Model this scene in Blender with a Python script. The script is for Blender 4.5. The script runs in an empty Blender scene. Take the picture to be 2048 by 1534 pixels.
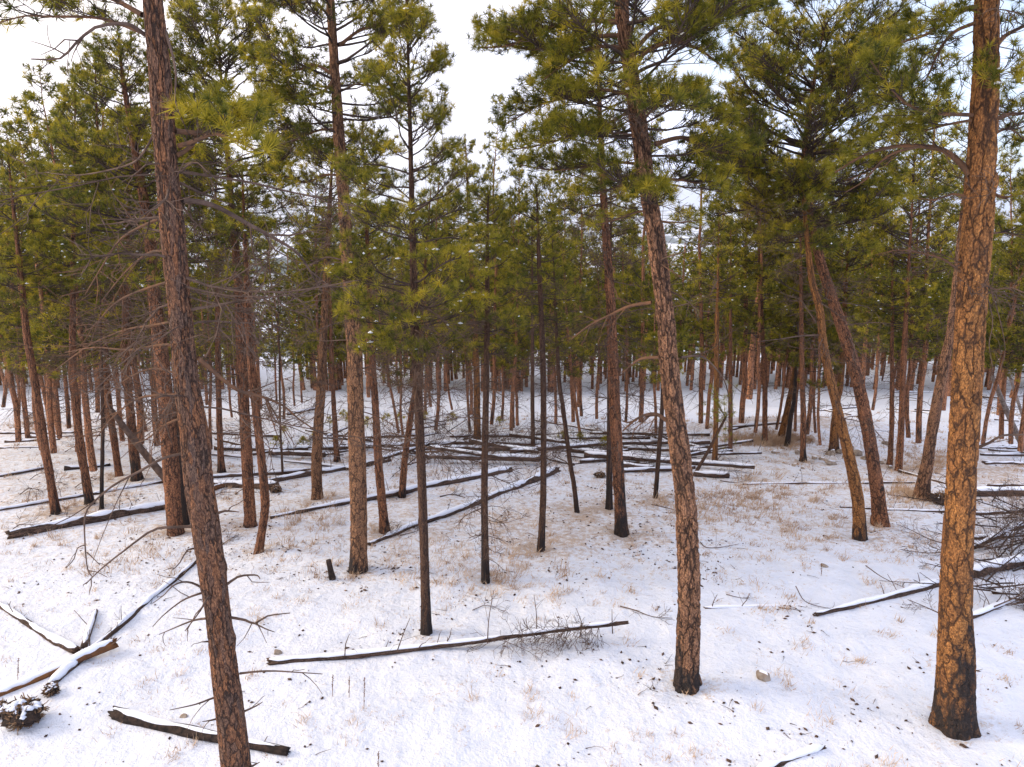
import bpy, bmesh, math, random
import numpy as np
from mathutils import Vector
R = math.radians
rng = np.random.default_rng(7)
random.seed(7)
sc = bpy.context.scene

# ------------------------------------------------------------------ camera
PITCH = R(13.7)
F = 1384.0                       # focal length in pixels of a 2048 wide picture
CAM = np.array([0.0, 0.0, 6.0])
cam_d = bpy.data.cameras.new('camera')
cam_d.sensor_width = 36.0
cam_d.lens = F / 2048 * 36.0
cam_d.clip_start = 0.1
cam_d.clip_end = 20000
cam = bpy.data.objects.new('camera', cam_d)
cam.location = CAM
cam.rotation_euler = (math.pi / 2 - PITCH, 0, 0)
sc.collection.objects.link(cam)
sc.camera = cam

# ------------------------------------------------------------------ sky, sun, exposure
SUN_EL, SUN_AZ = R(25), R(-82)          # azimuth from +Y (view direction) towards +X
sdir = Vector((math.sin(SUN_AZ) * math.cos(SUN_EL), math.cos(SUN_AZ) * math.cos(SUN_EL), math.sin(SUN_EL)))
world = bpy.data.worlds.new('World')
sc.world = world
world.use_nodes = True
wn, wl = world.node_tree.nodes, world.node_tree.links
wn.clear()
def W(t, **k):
    n = wn.new(t)
    for a, b in k.items(): setattr(n, a, b)
    return n
out = W('ShaderNodeOutputWorld'); bg = W('ShaderNodeBackground')
sky = W('ShaderNodeTexSky', sky_type='NISHITA', sun_disc=False, sun_elevation=SUN_EL, sun_rotation=SUN_AZ)
sky.air_density = 1.0; sky.dust_density = 0.6
bg.inputs['Strength'].default_value = 0.14
geo = W('ShaderNodeTexCoord')
mp = W('ShaderNodeMapping'); mp.inputs['Scale'].default_value = (1.0, 1.0, 3.2)
mp.inputs['Location'].default_value = (0.35, 0.1, 0.2)
wl.new(geo.outputs['Generated'], mp.inputs['Vector'])
nz = W('ShaderNodeTexNoise'); nz.inputs['Scale'].default_value = 1.7; nz.inputs['Detail'].default_value = 6; nz.inputs['Roughness'].default_value = 0.5
wl.new(mp.outputs[0], nz.inputs['Vector'])
cr = W('ShaderNodeValToRGB')
cr.color_ramp.elements[0].position = 0.36; cr.color_ramp.elements[0].color = (0.45, 0.45, 0.45, 1)
cr.color_ramp.elements[1].position = 0.50; cr.color_ramp.elements[1].color = (0.97, 0.97, 0.97, 1)
wl.new(nz.outputs['Fac'], cr.inputs['Fac'])
dot = W('ShaderNodeVectorMath', operation='DOT_PRODUCT'); dot.inputs[1].default_value = sdir
wl.new(geo.outputs['Generated'], dot.inputs[0])
mr = W('ShaderNodeMapRange'); mr.inputs['From Min'].default_value = -0.4; mr.inputs['From Max'].default_value = 1.0
wl.new(dot.outputs['Value'], mr.inputs['Value'])
cc = W('ShaderNodeMix', data_type='RGBA')      # cloud brightness: cooler away from the sun, warmer near it
cc.inputs[6].default_value = (4.6, 5.4, 7.8, 1); cc.inputs[7].default_value = (8.2, 7.2, 6.5, 1)
wl.new(mr.outputs[0], cc.inputs[0])
mx = W('ShaderNodeMix', data_type='RGBA')
wl.new(cr.outputs['Color'], mx.inputs[0]); wl.new(sky.outputs[0], mx.inputs[6]); wl.new(cc.outputs[2], mx.inputs[7])
wl.new(mx.outputs[2], bg.inputs['Color']); wl.new(bg.outputs[0], out.inputs[0])

sun_d = bpy.data.lights.new('sun', 'SUN')
sun_d.energy = 1.8; sun_d.angle = R(22); sun_d.color = (1.0, 0.82, 0.60)
sun = bpy.data.objects.new('sun', sun_d)
sun.rotation_euler = (-sdir).to_track_quat('-Z', 'Y').to_euler()
sc.collection.objects.link(sun)
sc.view_settings.view_transform = 'Standard'
sc.view_settings.look = 'None'
sc.view_settings.exposure = 0.98
sc.view_settings.gamma = 1.0
sc.cycles.max_bounces = 6
sc.cycles.diffuse_bounces = 4
sc.cycles.glossy_bounces = 1
sc.cycles.transmission_bounces = 3
sc.cycles.volume_bounces = 0
sc.cycles.caustics_reflective = False
sc.cycles.caustics_refractive = False
sc.cycles.use_denoising = True

# ------------------------------------------------------------------ pixel <-> world
fw = np.array([0, math.cos(PITCH), -math.sin(PITCH)]); up = np.array([0, math.sin(PITCH), math.cos(PITCH)]); rt = np.array([1.0, 0, 0])
def ray(x, y): return fw + rt * ((x - 1024) / F) + up * ((767 - y) / F)
def ppt(x, y, Y):
    d = ray(x, y); return CAM + d * (Y / d[1])
def depth(P): return float(np.dot(np.asarray(P) - CAM, fw))

# ------------------------------------------------------------------ terrain height
def vnoise(x, y, seed=0):
    x = np.asarray(x, float); y = np.asarray(y, float)
    xi = np.floor(x); yi = np.floor(y); fx = x - xi; fy = y - yi
    fx = fx * fx * (3 - 2 * fx); fy = fy * fy * (3 - 2 * fy)
    def h(a, b):
        v = np.sin(a * 127.1 + b * 311.7 + seed * 74.7) * 43758.5453
        return v - np.floor(v)
    return (h(xi, yi) * (1 - fx) + h(xi + 1, yi) * fx) * (1 - fy) + (h(xi, yi + 1) * (1 - fx) + h(xi + 1, yi + 1) * fx) * fy
def fbm(x, y, s=0, o=4):
    v = 0; a = 0.5
    for i in range(o):
        v = v + a * vnoise(x * 2 ** i + 17.3 * i, y * 2 ** i - 9.1 * i, s + i); a *= 0.5
    return v
def softplus(x, k): return k * np.logaddexp(0, np.asarray(x, float) / k)
def smooth(a, b, x):
    t = np.clip((x - a) / (b - a), 0, 1); return t * t * (3 - 2 * t)
def Hs(x, y):                     # smooth part
    z = -0.13 * softplus(y - 9, 1.5) - 0.26 * softplus(y - 70, 6)
    z = z + 0.045 * (x * 0.12) * smooth(10, 40, y) * 0
    z = z + 0.62 * np.exp(-((x - 10.5) / 4.5) ** 2 - ((y - 24.5) / 2.6) ** 2) - 0.15 * np.exp(-((x - 11) / 7) ** 2 - ((y - 32) / 4) ** 2)
    z = z + 0.5 * (fbm(x / 14, y / 14, 3, 2) - 0.37) * smooth(10, 25, np.hypot(x, y))
    far = -165 + 45 * (fbm(x / 900, y / 900, 5, 4) - 0.4)
    hill = 210 * smooth(2500, 6500, y) * (0.55 + 0.9 * fbm(x / 2600, y / 2600, 9, 4)) + 150 * np.exp(-((x + 520) / 420) ** 2 - ((y - 1500) / 500) ** 2)
    far = far + hill
    w = 30.0
    return w * np.logaddexp(z / w, far / w) if True else z
def H(x, y):
    z = Hs(x, y)
    near = 1 - smooth(40, 70, np.hypot(x, y))
    return z + near * (0.15 * (fbm(x * 0.9, y * 0.9, 21, 3) - 0.44) + 0.05 * (fbm(x * 4.2, y * 4.2, 31, 2) - 0.37))
_TS = np.concatenate([np.geomspace(2.5, 300, 260), np.geomspace(305, 3000, 60)])
def gpt(x, y, lift=0.0):
    d = ray(x, y); P = CAM[None] + d[None] * _TS[:, None]
    i = int(np.argmax(P[:, 2] < H(P[:, 0], P[:, 1])))
    i = max(i, 1); a, b = _TS[i - 1], _TS[i]
    for _ in range(2):
        t = np.linspace(a, b, 40); P = CAM[None] + d[None] * t[:, None]
        j = max(1, int(np.argmax(P[:, 2] < H(P[:, 0], P[:, 1])))); a, b = t[j - 1], t[j]
    P = CAM + d * b
    return np.array([P[0], P[1], P[2] + lift])

# ------------------------------------------------------------------ materials
def mat(name):
    m = bpy.data.materials.new(name); m.use_nodes = True
    n, l = m.node_tree.nodes, m.node_tree.links
    return m, n, l, n['Principled BSDF']
def node(n, t, **k):
    x = n.new(t)
    for a, b in k.items():
        if a.startswith('i_'):
            x.inputs[a[2:].replace('_', ' ')].default_value = b
        else: setattr(x, a, b)
    return x
def ramp(n, stops):
    r = n.new('ShaderNodeValToRGB'); e = r.color_ramp.elements
    while len(e) < len(stops): e.new(0.5)
    for i, (p, c) in enumerate(stops):
        e[i].position = p; e[i].color = (*c, 1) if len(c) == 3 else c
    return r
def mixc(n, l, fac, a, b, mode='MIX'):
    x = n.new('ShaderNodeMix'); x.data_type = 'RGBA'; x.blend_type = mode
    for s, v in ((0, fac), (6, a), (7, b)):
        if hasattr(v, 'is_output') or hasattr(v, 'node'): l.new(v, x.inputs[s])
        else: x.inputs[s].default_value = v if s == 0 or len(v) == 4 else (*v, 1)
    return x.outputs[2]
def mathn(n, l, op, a, b=None, c=None, clamp=False):
    x = n.new('ShaderNodeMath'); x.operation = op; x.use_clamp = clamp
    for i, v in enumerate((a, b, c)):
        if v is None: continue
        if hasattr(v, 'node'): l.new(v, x.inputs[i])
        else: x.inputs[i].default_value = v
    return x.outputs[0]

def bark_material(name, plate, plate2, scale=11.0, disp=0.018, crack=(0.030, 0.020, 0.016), cw=0.75, flake=48.0):
    m, n, l, b = mat(name)
    at = node(n, 'ShaderNodeAttribute', attribute_name='bk')
    sq = node(n, 'ShaderNodeVectorMath', operation='MULTIPLY'); l.new(at.outputs['Vector'], sq.inputs[0]); sq.inputs[1].default_value = (1, 1, 2.7)
    mz = node(n, 'ShaderNodeVectorMath', operation='MULTIPLY'); l.new(at.outputs['Vector'], mz.inputs[0]); mz.inputs[1].default_value = (1, 1, 1.35)
    # wobble the coordinates so that the fissures wander
    nz = node(n, 'ShaderNodeTexNoise', i_Scale=13.0, i_Detail=4.0); l.new(sq.outputs[0], nz.inputs['Vector'])
    sub = node(n, 'ShaderNodeVectorMath', operation='SUBTRACT'); l.new(nz.outputs['Color'], sub.inputs[0]); sub.inputs[1].default_value = (0.5, 0.5, 0.5)
    scl = node(n, 'ShaderNodeVectorMath', operation='SCALE'); l.new(sub.outputs[0], scl.inputs[0]); scl.inputs['Scale'].default_value = 0.10
    add = node(n, 'ShaderNodeVectorMath', operation='ADD'); l.new(mz.outputs[0], add.inputs[0]); l.new(scl.outputs[0], add.inputs[1])
    ve = node(n, 'ShaderNodeTexVoronoi', feature='DISTANCE_TO_EDGE', i_Scale=scale); l.new(add.outputs[0], ve.inputs['Vector'])
    vc = node(n, 'ShaderNodeTexVoronoi', feature='F1', i_Scale=scale); l.new(add.outputs[0], vc.inputs['Vector'])
    vf = node(n, 'ShaderNodeTexVoronoi', feature='DISTANCE_TO_EDGE', i_Scale=scale * 3.1); l.new(add.outputs[0], vf.inputs['Vector'])
    fine = node(n, 'ShaderNodeTexNoise', i_Scale=60.0, i_Detail=5.0, i_Roughness=0.75); l.new(sq.outputs[0], fine.inputs['Vector'])
    big = node(n, 'ShaderNodeTexNoise', i_Scale=7.0, i_Detail=3.0); l.new(at.outputs['Vector'], big.inputs['Vector'])
    wid = mathn(n, l, 'MAXIMUM', mathn(n, l, 'MULTIPLY', mathn(n, l, 'SUBTRACT', big.outputs['Fac'], 0.35), cw), 0.001)
    fis = mathn(n, l, 'DIVIDE', ve.outputs['Distance'], wid, clamp=True)
    fis2 = mathn(n, l, 'MULTIPLY_ADD', mathn(n, l, 'DIVIDE', vf.outputs['Distance'], 0.12, clamp=True), 0.45, 0.55)
    pc = mixc(n, l, vc.outputs['Color'], plate, plate2)
    sep = node(n, 'ShaderNodeSeparateColor'); l.new(vc.outputs['Color'], sep.inputs[0])
    l.new(sep.outputs[0], pc.node.inputs[0])
    fr = ramp(n, [(0.36, (0.42, 0.39, 0.42)), (0.5, (0.95, 0.93, 0.92)), (0.64, (1.45, 1.36, 1.2))]); l.new(fine.outputs['Fac'], fr.inputs['Fac'])
    pc = mixc(n, l, 1.0, pc, fr.outputs['Color'], 'MULTIPLY')
    vk = node(n, 'ShaderNodeTexVoronoi', feature='F1', i_Scale=flake); l.new(sq.outputs[0], vk.inputs['Vector'])
    sk = node(n, 'ShaderNodeSeparateColor'); l.new(vk.outputs['Color'], sk.inputs[0])
    kr = ramp(n, [(0.0, (0.60, 0.57, 0.60)), (0.45, (0.95, 0.93, 0.92)), (1.0, (1.30, 1.22, 1.1))]); l.new(sk.outputs[1], kr.inputs['Fac'])
    pc = mixc(n, l, 1.0, pc, kr.outputs['Color'], 'MULTIPLY')
    f2 = mathn(n, l, 'MULTIPLY', fis, fis2)
    col = mixc(n, l, f2, crack, pc)
    # fire scorched foot
    cq = node(n, 'ShaderNodeAttribute', attribute_name='cq')
    cn = node(n, 'ShaderNodeTexNoise', i_Scale=13.0, i_Detail=4.0); l.new(at.outputs['Vector'], cn.inputs['Vector'])
    cv = mathn(n, l, 'MULTIPLY_ADD', cn.outputs['Fac'], 4.4, mathn(n, l, 'SUBTRACT', cq.outputs['Fac'], 2.2))
    cm = ramp(n, [(0.22, (0.97, 0.97, 0.97)), (0.70, (0, 0, 0))]); l.new(mathn(n, l, 'MULTIPLY', cv, 0.5), cm.inputs['Fac'])
    chc = mixc(n, l, fine.outputs['Fac'], (0.006, 0.005, 0.005), (0.055, 0.045, 0.042)); col = mixc(n, l, mathn(n, l, 'MULTIPLY', cm.outputs['Color'], mathn(n, l, 'MULTIPLY_ADD', mathn(n, l, 'SUBTRACT', 1.0, f2), 0.5, 0.95), clamp=True), col, chc)
    l.new(col, b.inputs['Base Color'])
    b.inputs['Roughness'].default_value = 0.92
    b.inputs['Specular IOR Level'].default_value = 0.15
    hgt = mathn(n, l, 'MULTIPLY_ADD', fine.outputs['Fac'], 0.35, mathn(n, l, 'MULTIPLY_ADD', f2, 1.0, mathn(n, l, 'MULTIPLY', sep.outputs[1], 0.35)))
    dp = node(n, 'ShaderNodeDisplacement', i_Midlevel=1.35, i_Scale=disp); l.new(hgt, dp.inputs['Height'])
    l.new(dp.outputs[0], n['Material Output'].inputs['Displacement'])
    m.displacement_method = 'BOTH'
    return m
BARK = bark_material('bark', (0.33, 0.155, 0.082), (0.21, 0.105, 0.064), scale=13.0, cw=0.7)
BARK_O = bark_material('bark_orange', (0.34, 0.165, 0.060), (0.24, 0.115, 0.048), scale=8.5, disp=0.016, crack=(0.045, 0.026, 0.018), cw=0.62)
BARK_M = bark_material('bark_light', (0.32, 0.175, 0.095), (0.22, 0.125, 0.075), scale=12.0, disp=0.014, cw=0.7)
BARK_C = bark_material('bark_buff', (0.33, 0.185, 0.11), (0.22, 0.125, 0.08), scale=11.0, disp=0.022, cw=0.85)
BARK_G = bark_material('bark_scaly', (0.24, 0.115, 0.060), (0.14, 0.095, 0.075), scale=17.0, disp=0.010, cw=0.6)
BARK_Y = bark_material('bark_young', (0.15, 0.088, 0.058), (0.10, 0.062, 0.046), scale=22.0, disp=0.008)
BARK_F = bark_material('bark_far', (0.46, 0.225, 0.12), (0.32, 0.16, 0.095), scale=12.0, disp=0.0)
BARK_D = bark_material('bark_dead', (0.115, 0.085, 0.070), (0.15, 0.095, 0.070), scale=14.0, disp=0.010)

def needle_material(name, dark, mid, bright):
    m, n, l, b = mat(name)
    at = node(n, 'ShaderNodeAttribute', attribute_name='tint')
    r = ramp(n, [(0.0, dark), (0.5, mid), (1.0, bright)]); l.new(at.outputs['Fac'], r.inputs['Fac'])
    l.new(r.outputs['Color'], b.inputs['Base Color'])
    b.inputs['Roughness'].default_value = 0.6; b.inputs['Specular IOR Level'].default_value = 0.25
    tr = node(n, 'ShaderNodeBsdfTranslucent'); l.new(r.outputs['Color'], tr.inputs['Color'])
    ms = node(n, 'ShaderNodeMixShader', i_Fac=0.42)
    l.new(b.outputs[0], ms.inputs[1]); l.new(tr.outputs[0], ms.inputs[2]); l.new(ms.outputs[0], n['Material Output'].inputs['Surface'])
    return m
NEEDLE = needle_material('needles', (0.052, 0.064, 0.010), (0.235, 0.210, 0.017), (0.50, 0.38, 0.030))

def simple(name, a, b2, scale, rough=0.9, bump=0.3, coord='Object'):
    m, n, l, b = mat(name)
    tc = node(n, 'ShaderNodeTexCoord')
    nz = node(n, 'ShaderNodeTexNoise', i_Scale=scale, i_Detail=5.0, i_Roughness=0.6); l.new(tc.outputs[coord], nz.inputs['Vector'])
    r = ramp(n, [(0.35, a), (0.65, b2)]); l.new(nz.outputs['Fac'], r.inputs['Fac']); l.new(r.outputs['Color'], b.inputs['Base Color'])
    b.inputs['Roughness'].default_value = rough; b.inputs['Specular IOR Level'].default_value = 0.15
    if bump:
        bp = node(n, 'ShaderNodeBump', i_Strength=bump, i_Distance=0.02); l.new(nz.outputs['Fac'], bp.inputs['Height']); l.new(bp.outputs[0], b.inputs['Normal'])
    return m
TWIG = simple('twig_wood', (0.034, 0.024, 0.021), (0.085, 0.058, 0.045), 6, bump=0)
LIMB = simple('limb_wood', (0.17, 0.085, 0.045), (0.08, 0.050, 0.035), 9, bump=0.4)
DEAD = simple('dead_wood', (0.062, 0.040, 0.030), (0.150, 0.098, 0.072), 7, bump=0)
GREY = simple('grey_wood', (0.16, 0.13, 0.115), (0.32, 0.26, 0.22), 14, bump=0.3)
CHAR = simple('charred_wood', (0.010, 0.009, 0.009), (0.055, 0.035, 0.026), 16, bump=0.8)
RUST = simple('rusty_wood', (0.20, 0.085, 0.03), (0.10, 0.05, 0.03), 12, bump=0.6)
GRASS = simple('dry_grass', (0.36, 0.23, 0.14), (0.60, 0.44, 0.30), 1.5, bump=0)
ROCK = simple('rock', (0.20, 0.15, 0.11), (0.36, 0.30, 0.24), 9, bump=0.8)
CONE = simple('pine_cone', (0.045, 0.028, 0.022), (0.12, 0.070, 0.045), 3, bump=0)
def snow_mat(name, sss=False):
    m, n, l, b = mat(name)
    tc = node(n, 'ShaderNodeTexCoord')
    nz = node(n, 'ShaderNodeTexNoise', i_Scale=14.0, i_Detail=5.0, i_Roughness=0.7); l.new(tc.outputs['Object'], nz.inputs['Vector'])
    b.inputs['Base Color'].default_value = (0.76, 0.78, 0.83, 1); b.inputs['Roughness'].default_value = 0.8; b.inputs['Specular IOR Level'].default_value = 0.2
    bp = node(n, 'ShaderNodeBump', i_Strength=0.35, i_Distance=0.03); l.new(nz.outputs['Fac'], bp.inputs['Height']); l.new(bp.outputs[0], b.inputs['Normal'])
    return m
SNOW = snow_mat('snow_clump')

def ground_material():
    m, n, l, b = mat('snow_ground')
    g = node(n, 'ShaderNodeNewGeometry')
    P = g.outputs['Position']
    at = node(n, 'ShaderNodeAttribute', attribute_name='bare')
    fa = node(n, 'ShaderNodeAttribute', attribute_name='far')
    def N(s, d=5.0, r=0.6):
        x = node(n, 'ShaderNodeTexNoise', i_Scale=s, i_Detail=d, i_Roughness=r); l.new(P, x.inputs['Vector']); return x.outputs['Fac']
    n1, n2, n3, n4 = N(1.6, 6, 0.7), N(9.0, 5, 0.7), N(38.0, 4, 0.75), N(3.2, 4, 0.55)
    # thin snow with straw and litter showing through
    v = mathn(n, l, 'ADD', mathn(n, l, 'MULTIPLY', n2, 0.55), mathn(n, l, 'MULTIPLY', n3, 0.45))
    v = mathn(n, l, 'ADD', v, mathn(n, l, 'MULTIPLY', mathn(n, l, 'SUBTRACT', n1, 0.5), 0.35))
    v = mathn(n, l, 'ADD', v, mathn(n, l, 'MULTIPLY', at.outputs['Fac'], 0.24))
    r = ramp(n, [(0.575, (0, 0, 0)), (0.70, (0.85, 0.85, 0.85))]); l.new(v, r.inputs['Fac'])
    straw = ramp(n, [(0.40, (0.20, 0.125, 0.085)), (0.55, (0.50, 0.35, 0.215))]); l.new(n3, straw.inputs['Fac'])
    snowc = ramp(n, [(0.3, (0.63, 0.66, 0.725)), (0.7, (0.72, 0.74, 0.79))]); l.new(n4, snowc.inputs['Fac'])
    col = mixc(n, l, r.outputs['Color'], snowc.outputs['Color'], straw.outputs['Color'])
    # forested patches on the far hills
    f1 = node(n, 'ShaderNodeTexNoise', i_Scale=0.006, i_Detail=9.0, i_Roughness=0.72); l.new(P, f1.inputs['Vector'])
    fr = ramp(n, [(0.47, (0, 0, 0)), (0.53, (1, 1, 1))]); l.new(f1.outputs['Fac'], fr.inputs['Fac'])
    ff = mathn(n, l, 'MULTIPLY', fr.outputs['Color'], fa.outputs['Fac'])
    col = mixc(n, l, ff, col, (0.06, 0.075, 0.06))
    l.new(col, b.inputs['Base Color'])
    b.inputs['Roughness'].default_value = 0.75; b.inputs['Specular IOR Level'].default_value = 0.25
    hh = mathn(n, l, 'ADD', mathn(n, l, 'MULTIPLY', n4, 1.6), mathn(n, l, 'ADD', mathn(n, l, 'MULTIPLY', n2, 0.8), mathn(n, l, 'MULTIPLY', n3, 0.22)))
    bp = node(n, 'ShaderNodeBump', i_Strength=0.8, i_Distance=0.07); l.new(hh, bp.inputs['Height']); l.new(bp.outputs[0], b.inputs['Normal'])
    return m
GROUND = ground_material()

# ------------------------------------------------------------------ mesh helpers
def link(o, parent=None):
    sc.collection.objects.link(o)
    if parent is not None: o.parent = parent
    return o
def mesh_of(name, V, faces, mats, midx=None, smooth_=True, attrs=None):
    """faces: list of int arrays (F, k)"""
    me = bpy.data.meshes.new(name)
    V = np.ascontiguousarray(V, np.float32)
    me.vertices.add(len(V)); me.vertices.foreach_set('co', V.ravel())
    tot = [np.full(len(f), f.shape[1], np.int32) for f in faces if len(f)]
    loops = np.concatenate([f.ravel() for f in faces if len(f)]).astype(np.int32)
    tot = np.concatenate(tot); st = np.concatenate([[0], np.cumsum(tot)[:-1]]).astype(np.int32)
    me.loops.add(len(loops)); me.loops.foreach_set('vertex_index', loops)
    me.polygons.add(len(tot)); me.polygons.foreach_set('loop_start', st)
    if midx is not None: me.polygons.foreach_set('material_index', np.asarray(midx, np.int32))
    me.polygons.foreach_set('use_smooth', np.full(len(tot), smooth_, bool))
    for m in mats: me.materials.append(m)
    for k, a in (attrs or {}).items():
        a = np.asarray(a, np.float32)
        if a.ndim == 2:
            at = me.attributes.new(k, 'FLOAT_VECTOR', 'POINT'); at.data.foreach_set('vector', a.ravel())
        else:
            at = me.attributes.new(k, 'FLOAT', 'POINT'); at.data.foreach_set('value', a)
    me.update(calc_edges=True)
    return me
def add(name, me, parent=None): return link(bpy.data.objects.new(name, me), parent)
def empty(name, loc):
    o = bpy.data.objects.new(name, None); o.location = loc; o.empty_display_size = 0.2
    return link(o)
def tag(o, label, cat, group=None, kind=None):
    if label: o['label'] = label
    if cat: o['category'] = cat
    if group: o['group'] = group
    if kind: o['kind'] = kind
    return o
def nrm(v):
    v = np.asarray(v, float); return v / (np.linalg.norm(v, axis=-1, keepdims=True) + 1e-9)

def tubes(P, Rr, k):
    """P (B,n,3), Rr (B,n) -> verts, quads"""
    B, n, _ = P.shape
    T = nrm(np.gradient(P, axis=1))
    ref = np.array([0.31, -0.52, 0.79]); ref = np.broadcast_to(ref, T.shape)
    U = nrm(np.cross(T, ref)); V2 = np.cross(T, U)
    a = np.arange(k) * 2 * math.pi / k
    ring = U[:, :, None, :] * np.cos(a)[None, None, :, None] + V2[:, :, None, :] * np.sin(a)[None, None, :, None]
    V = P[:, :, None, :] + ring * Rr[:, :, None, None]
    idx = np.arange(B * n * k).reshape(B, n, k)
    a0 = idx[:, :-1, :]; a1 = idx[:, 1:, :]
    b0 = np.roll(a0, -1, 2); b1 = np.roll(a1, -1, 2)
    Q = np.stack([a0, b0, b1, a1], -1).reshape(-1, 4)
    return V.reshape(-1, 3), Q
class Wood:
    """collects polylines, builds one mesh of tubes"""
    def __init__(s): s.d = {}
    def add(s, P, r0, r1, k=4):
        P = np.asarray(P, float); n = len(P)
        s.d.setdefault((n, k), []).append((P, np.linspace(r0, r1, n)))
    def arrays(s):
        Vs, Qs, off = [], [], 0
        for (n, k), L in s.d.items():
            V, Q = tubes(np.stack([p for p, _ in L]), np.stack([r for _, r in L]), k)
            Vs.append(V); Qs.append(Q + off); off += len(V)
        if not Vs: return np.zeros((0, 3)), np.zeros((0, 4), int)
        return np.concatenate(Vs), np.concatenate(Qs)
    def mesh(s, name, m, origin=(0, 0, 0)):
        V, Q = s.arrays()
        return mesh_of(name, V - np.asarray(origin), [Q], [m])
def needles(C, A, S, n, w, g=None):
    """C centres (T,3), A axes, S lengths; n needles per tuft, w width"""
    g = g or rng
    T = len(C)
    D = nrm(nrm(A)[:, None, :] * 0.62 + g.normal(size=(T, n, 3)) * 0.62)
    L = (S[:, None] * g.uniform(0.7, 1.12, (T, n)))[..., None]
    base = C[:, None, :] + D * (0.06 * L)
    tip = C[:, None, :] + D * L + np.array([0, 0, -0.06]) * L
    wv = nrm(np.cross(D, g.normal(size=(T, n, 3)))) * (w / 2)
    V = np.stack([base - wv, base + wv, tip], 2).reshape(-1, 3)
    return V, np.arange(len(V)).reshape(-1, 3)
def snow_blobs(C, S):
    T = len(C)
    k = 5; a = np.arange(k) * 2 * math.pi / k
    ring = np.stack([np.cos(a), np.sin(a), np.zeros(k)], -1)
    th = rng.uniform(0, 6.28, T)
    sx = S * rng.uniform(0.6, 1.5, T); sy = S * rng.uniform(0.4, 0.8, T)
    x = ring[None, :, 0] * sx[:, None]; y = ring[None, :, 1] * sy[:, None]
    X = x * np.cos(th)[:, None] - y * np.sin(th)[:, None]; Y = x * np.sin(th)[:, None] + y * np.cos(th)[:, None]
    Z = rng.uniform(-0.15, 0.15, (T, k)) * S[:, None]
    V = np.concatenate([np.stack([X, Y, Z], -1), np.stack([np.zeros(T), np.zeros(T), S * 0.55], -1)[:, None], np.stack([np.zeros(T), np.zeros(T), -S * 0.3], -1)[:, None]], 1) + C[:, None, :]
    f = np.array([[i, (i + 1) % k, 5] for i in range(k)] + [[(i + 1) % k, i, 6] for i in range(k)])
    Fc = (f[None] + (np.arange(T) * 7)[:, None, None]).reshape(-1, 3)
    return V.reshape(-1, 3), Fc

# ------------------------------------------------------------------ ground sheet
def build_ground():
    nx, ny = 620, 640
    u = np.linspace(-1, 1, nx); x = np.sinh(u * 8.3) / np.sinh(8.3) * 7000
    x = 14 * u + np.sign(u) * (np.abs(u) ** 7) * 7000 + 14 * u ** 3
    v = np.linspace(0, 1, ny); y = -25 + 60 * v + 12000 * v ** 14 + 30 * v ** 4
    X, Y = np.meshgrid(x, y)
    Z = H(X, Y)
    idx = np.arange(nx * ny).reshape(ny, nx)
    Q = np.stack([idx[:-1, :-1], idx[:-1, 1:], idx[1:, 1:], idx[1:, :-1]], -1).reshape(-1, 4)
    bare = 0.42 * smooth(9, 15, Y) * (1 - 0.9 * smooth(17, 28, Y))
    bare = bare + 0.6 * np.exp(-((X - 9.5) / 4.5) ** 2 - ((Y - 24.3) / 1.8) ** 2)          # straw coloured rise
    bare = bare + 0.5 * np.exp(-((X + 16) / 7) ** 2 - ((Y - 27) / 4) ** 2) + 0.3 * np.exp(-((X - 14) / 3) ** 2 - ((Y - 19) / 2) ** 2)
    bare = bare + 0.25 * np.exp(-((X - 0.5) / 3) ** 2 - ((Y - 13) / 2.2) ** 2)
    far = smooth(250, 500, Y)
    for t in TREES:                                    # needle and bark litter ring round each near foot
        p = t[0].location; rr = np.hypot(X - p[0], Y - p[1]); bare = bare + 0.35 * np.exp(-(rr / 0.5) ** 2); Z = Z - 0.05 * np.exp(-(rr / 0.30) ** 2)
    me = mesh_of('ground', np.stack([X, Y, Z], -1).reshape(-1, 3), [Q], [GROUND], attrs={'bare': bare.ravel(), 'far': far.ravel()})
    tag(add('ground', me), None, None, kind='structure')

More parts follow.
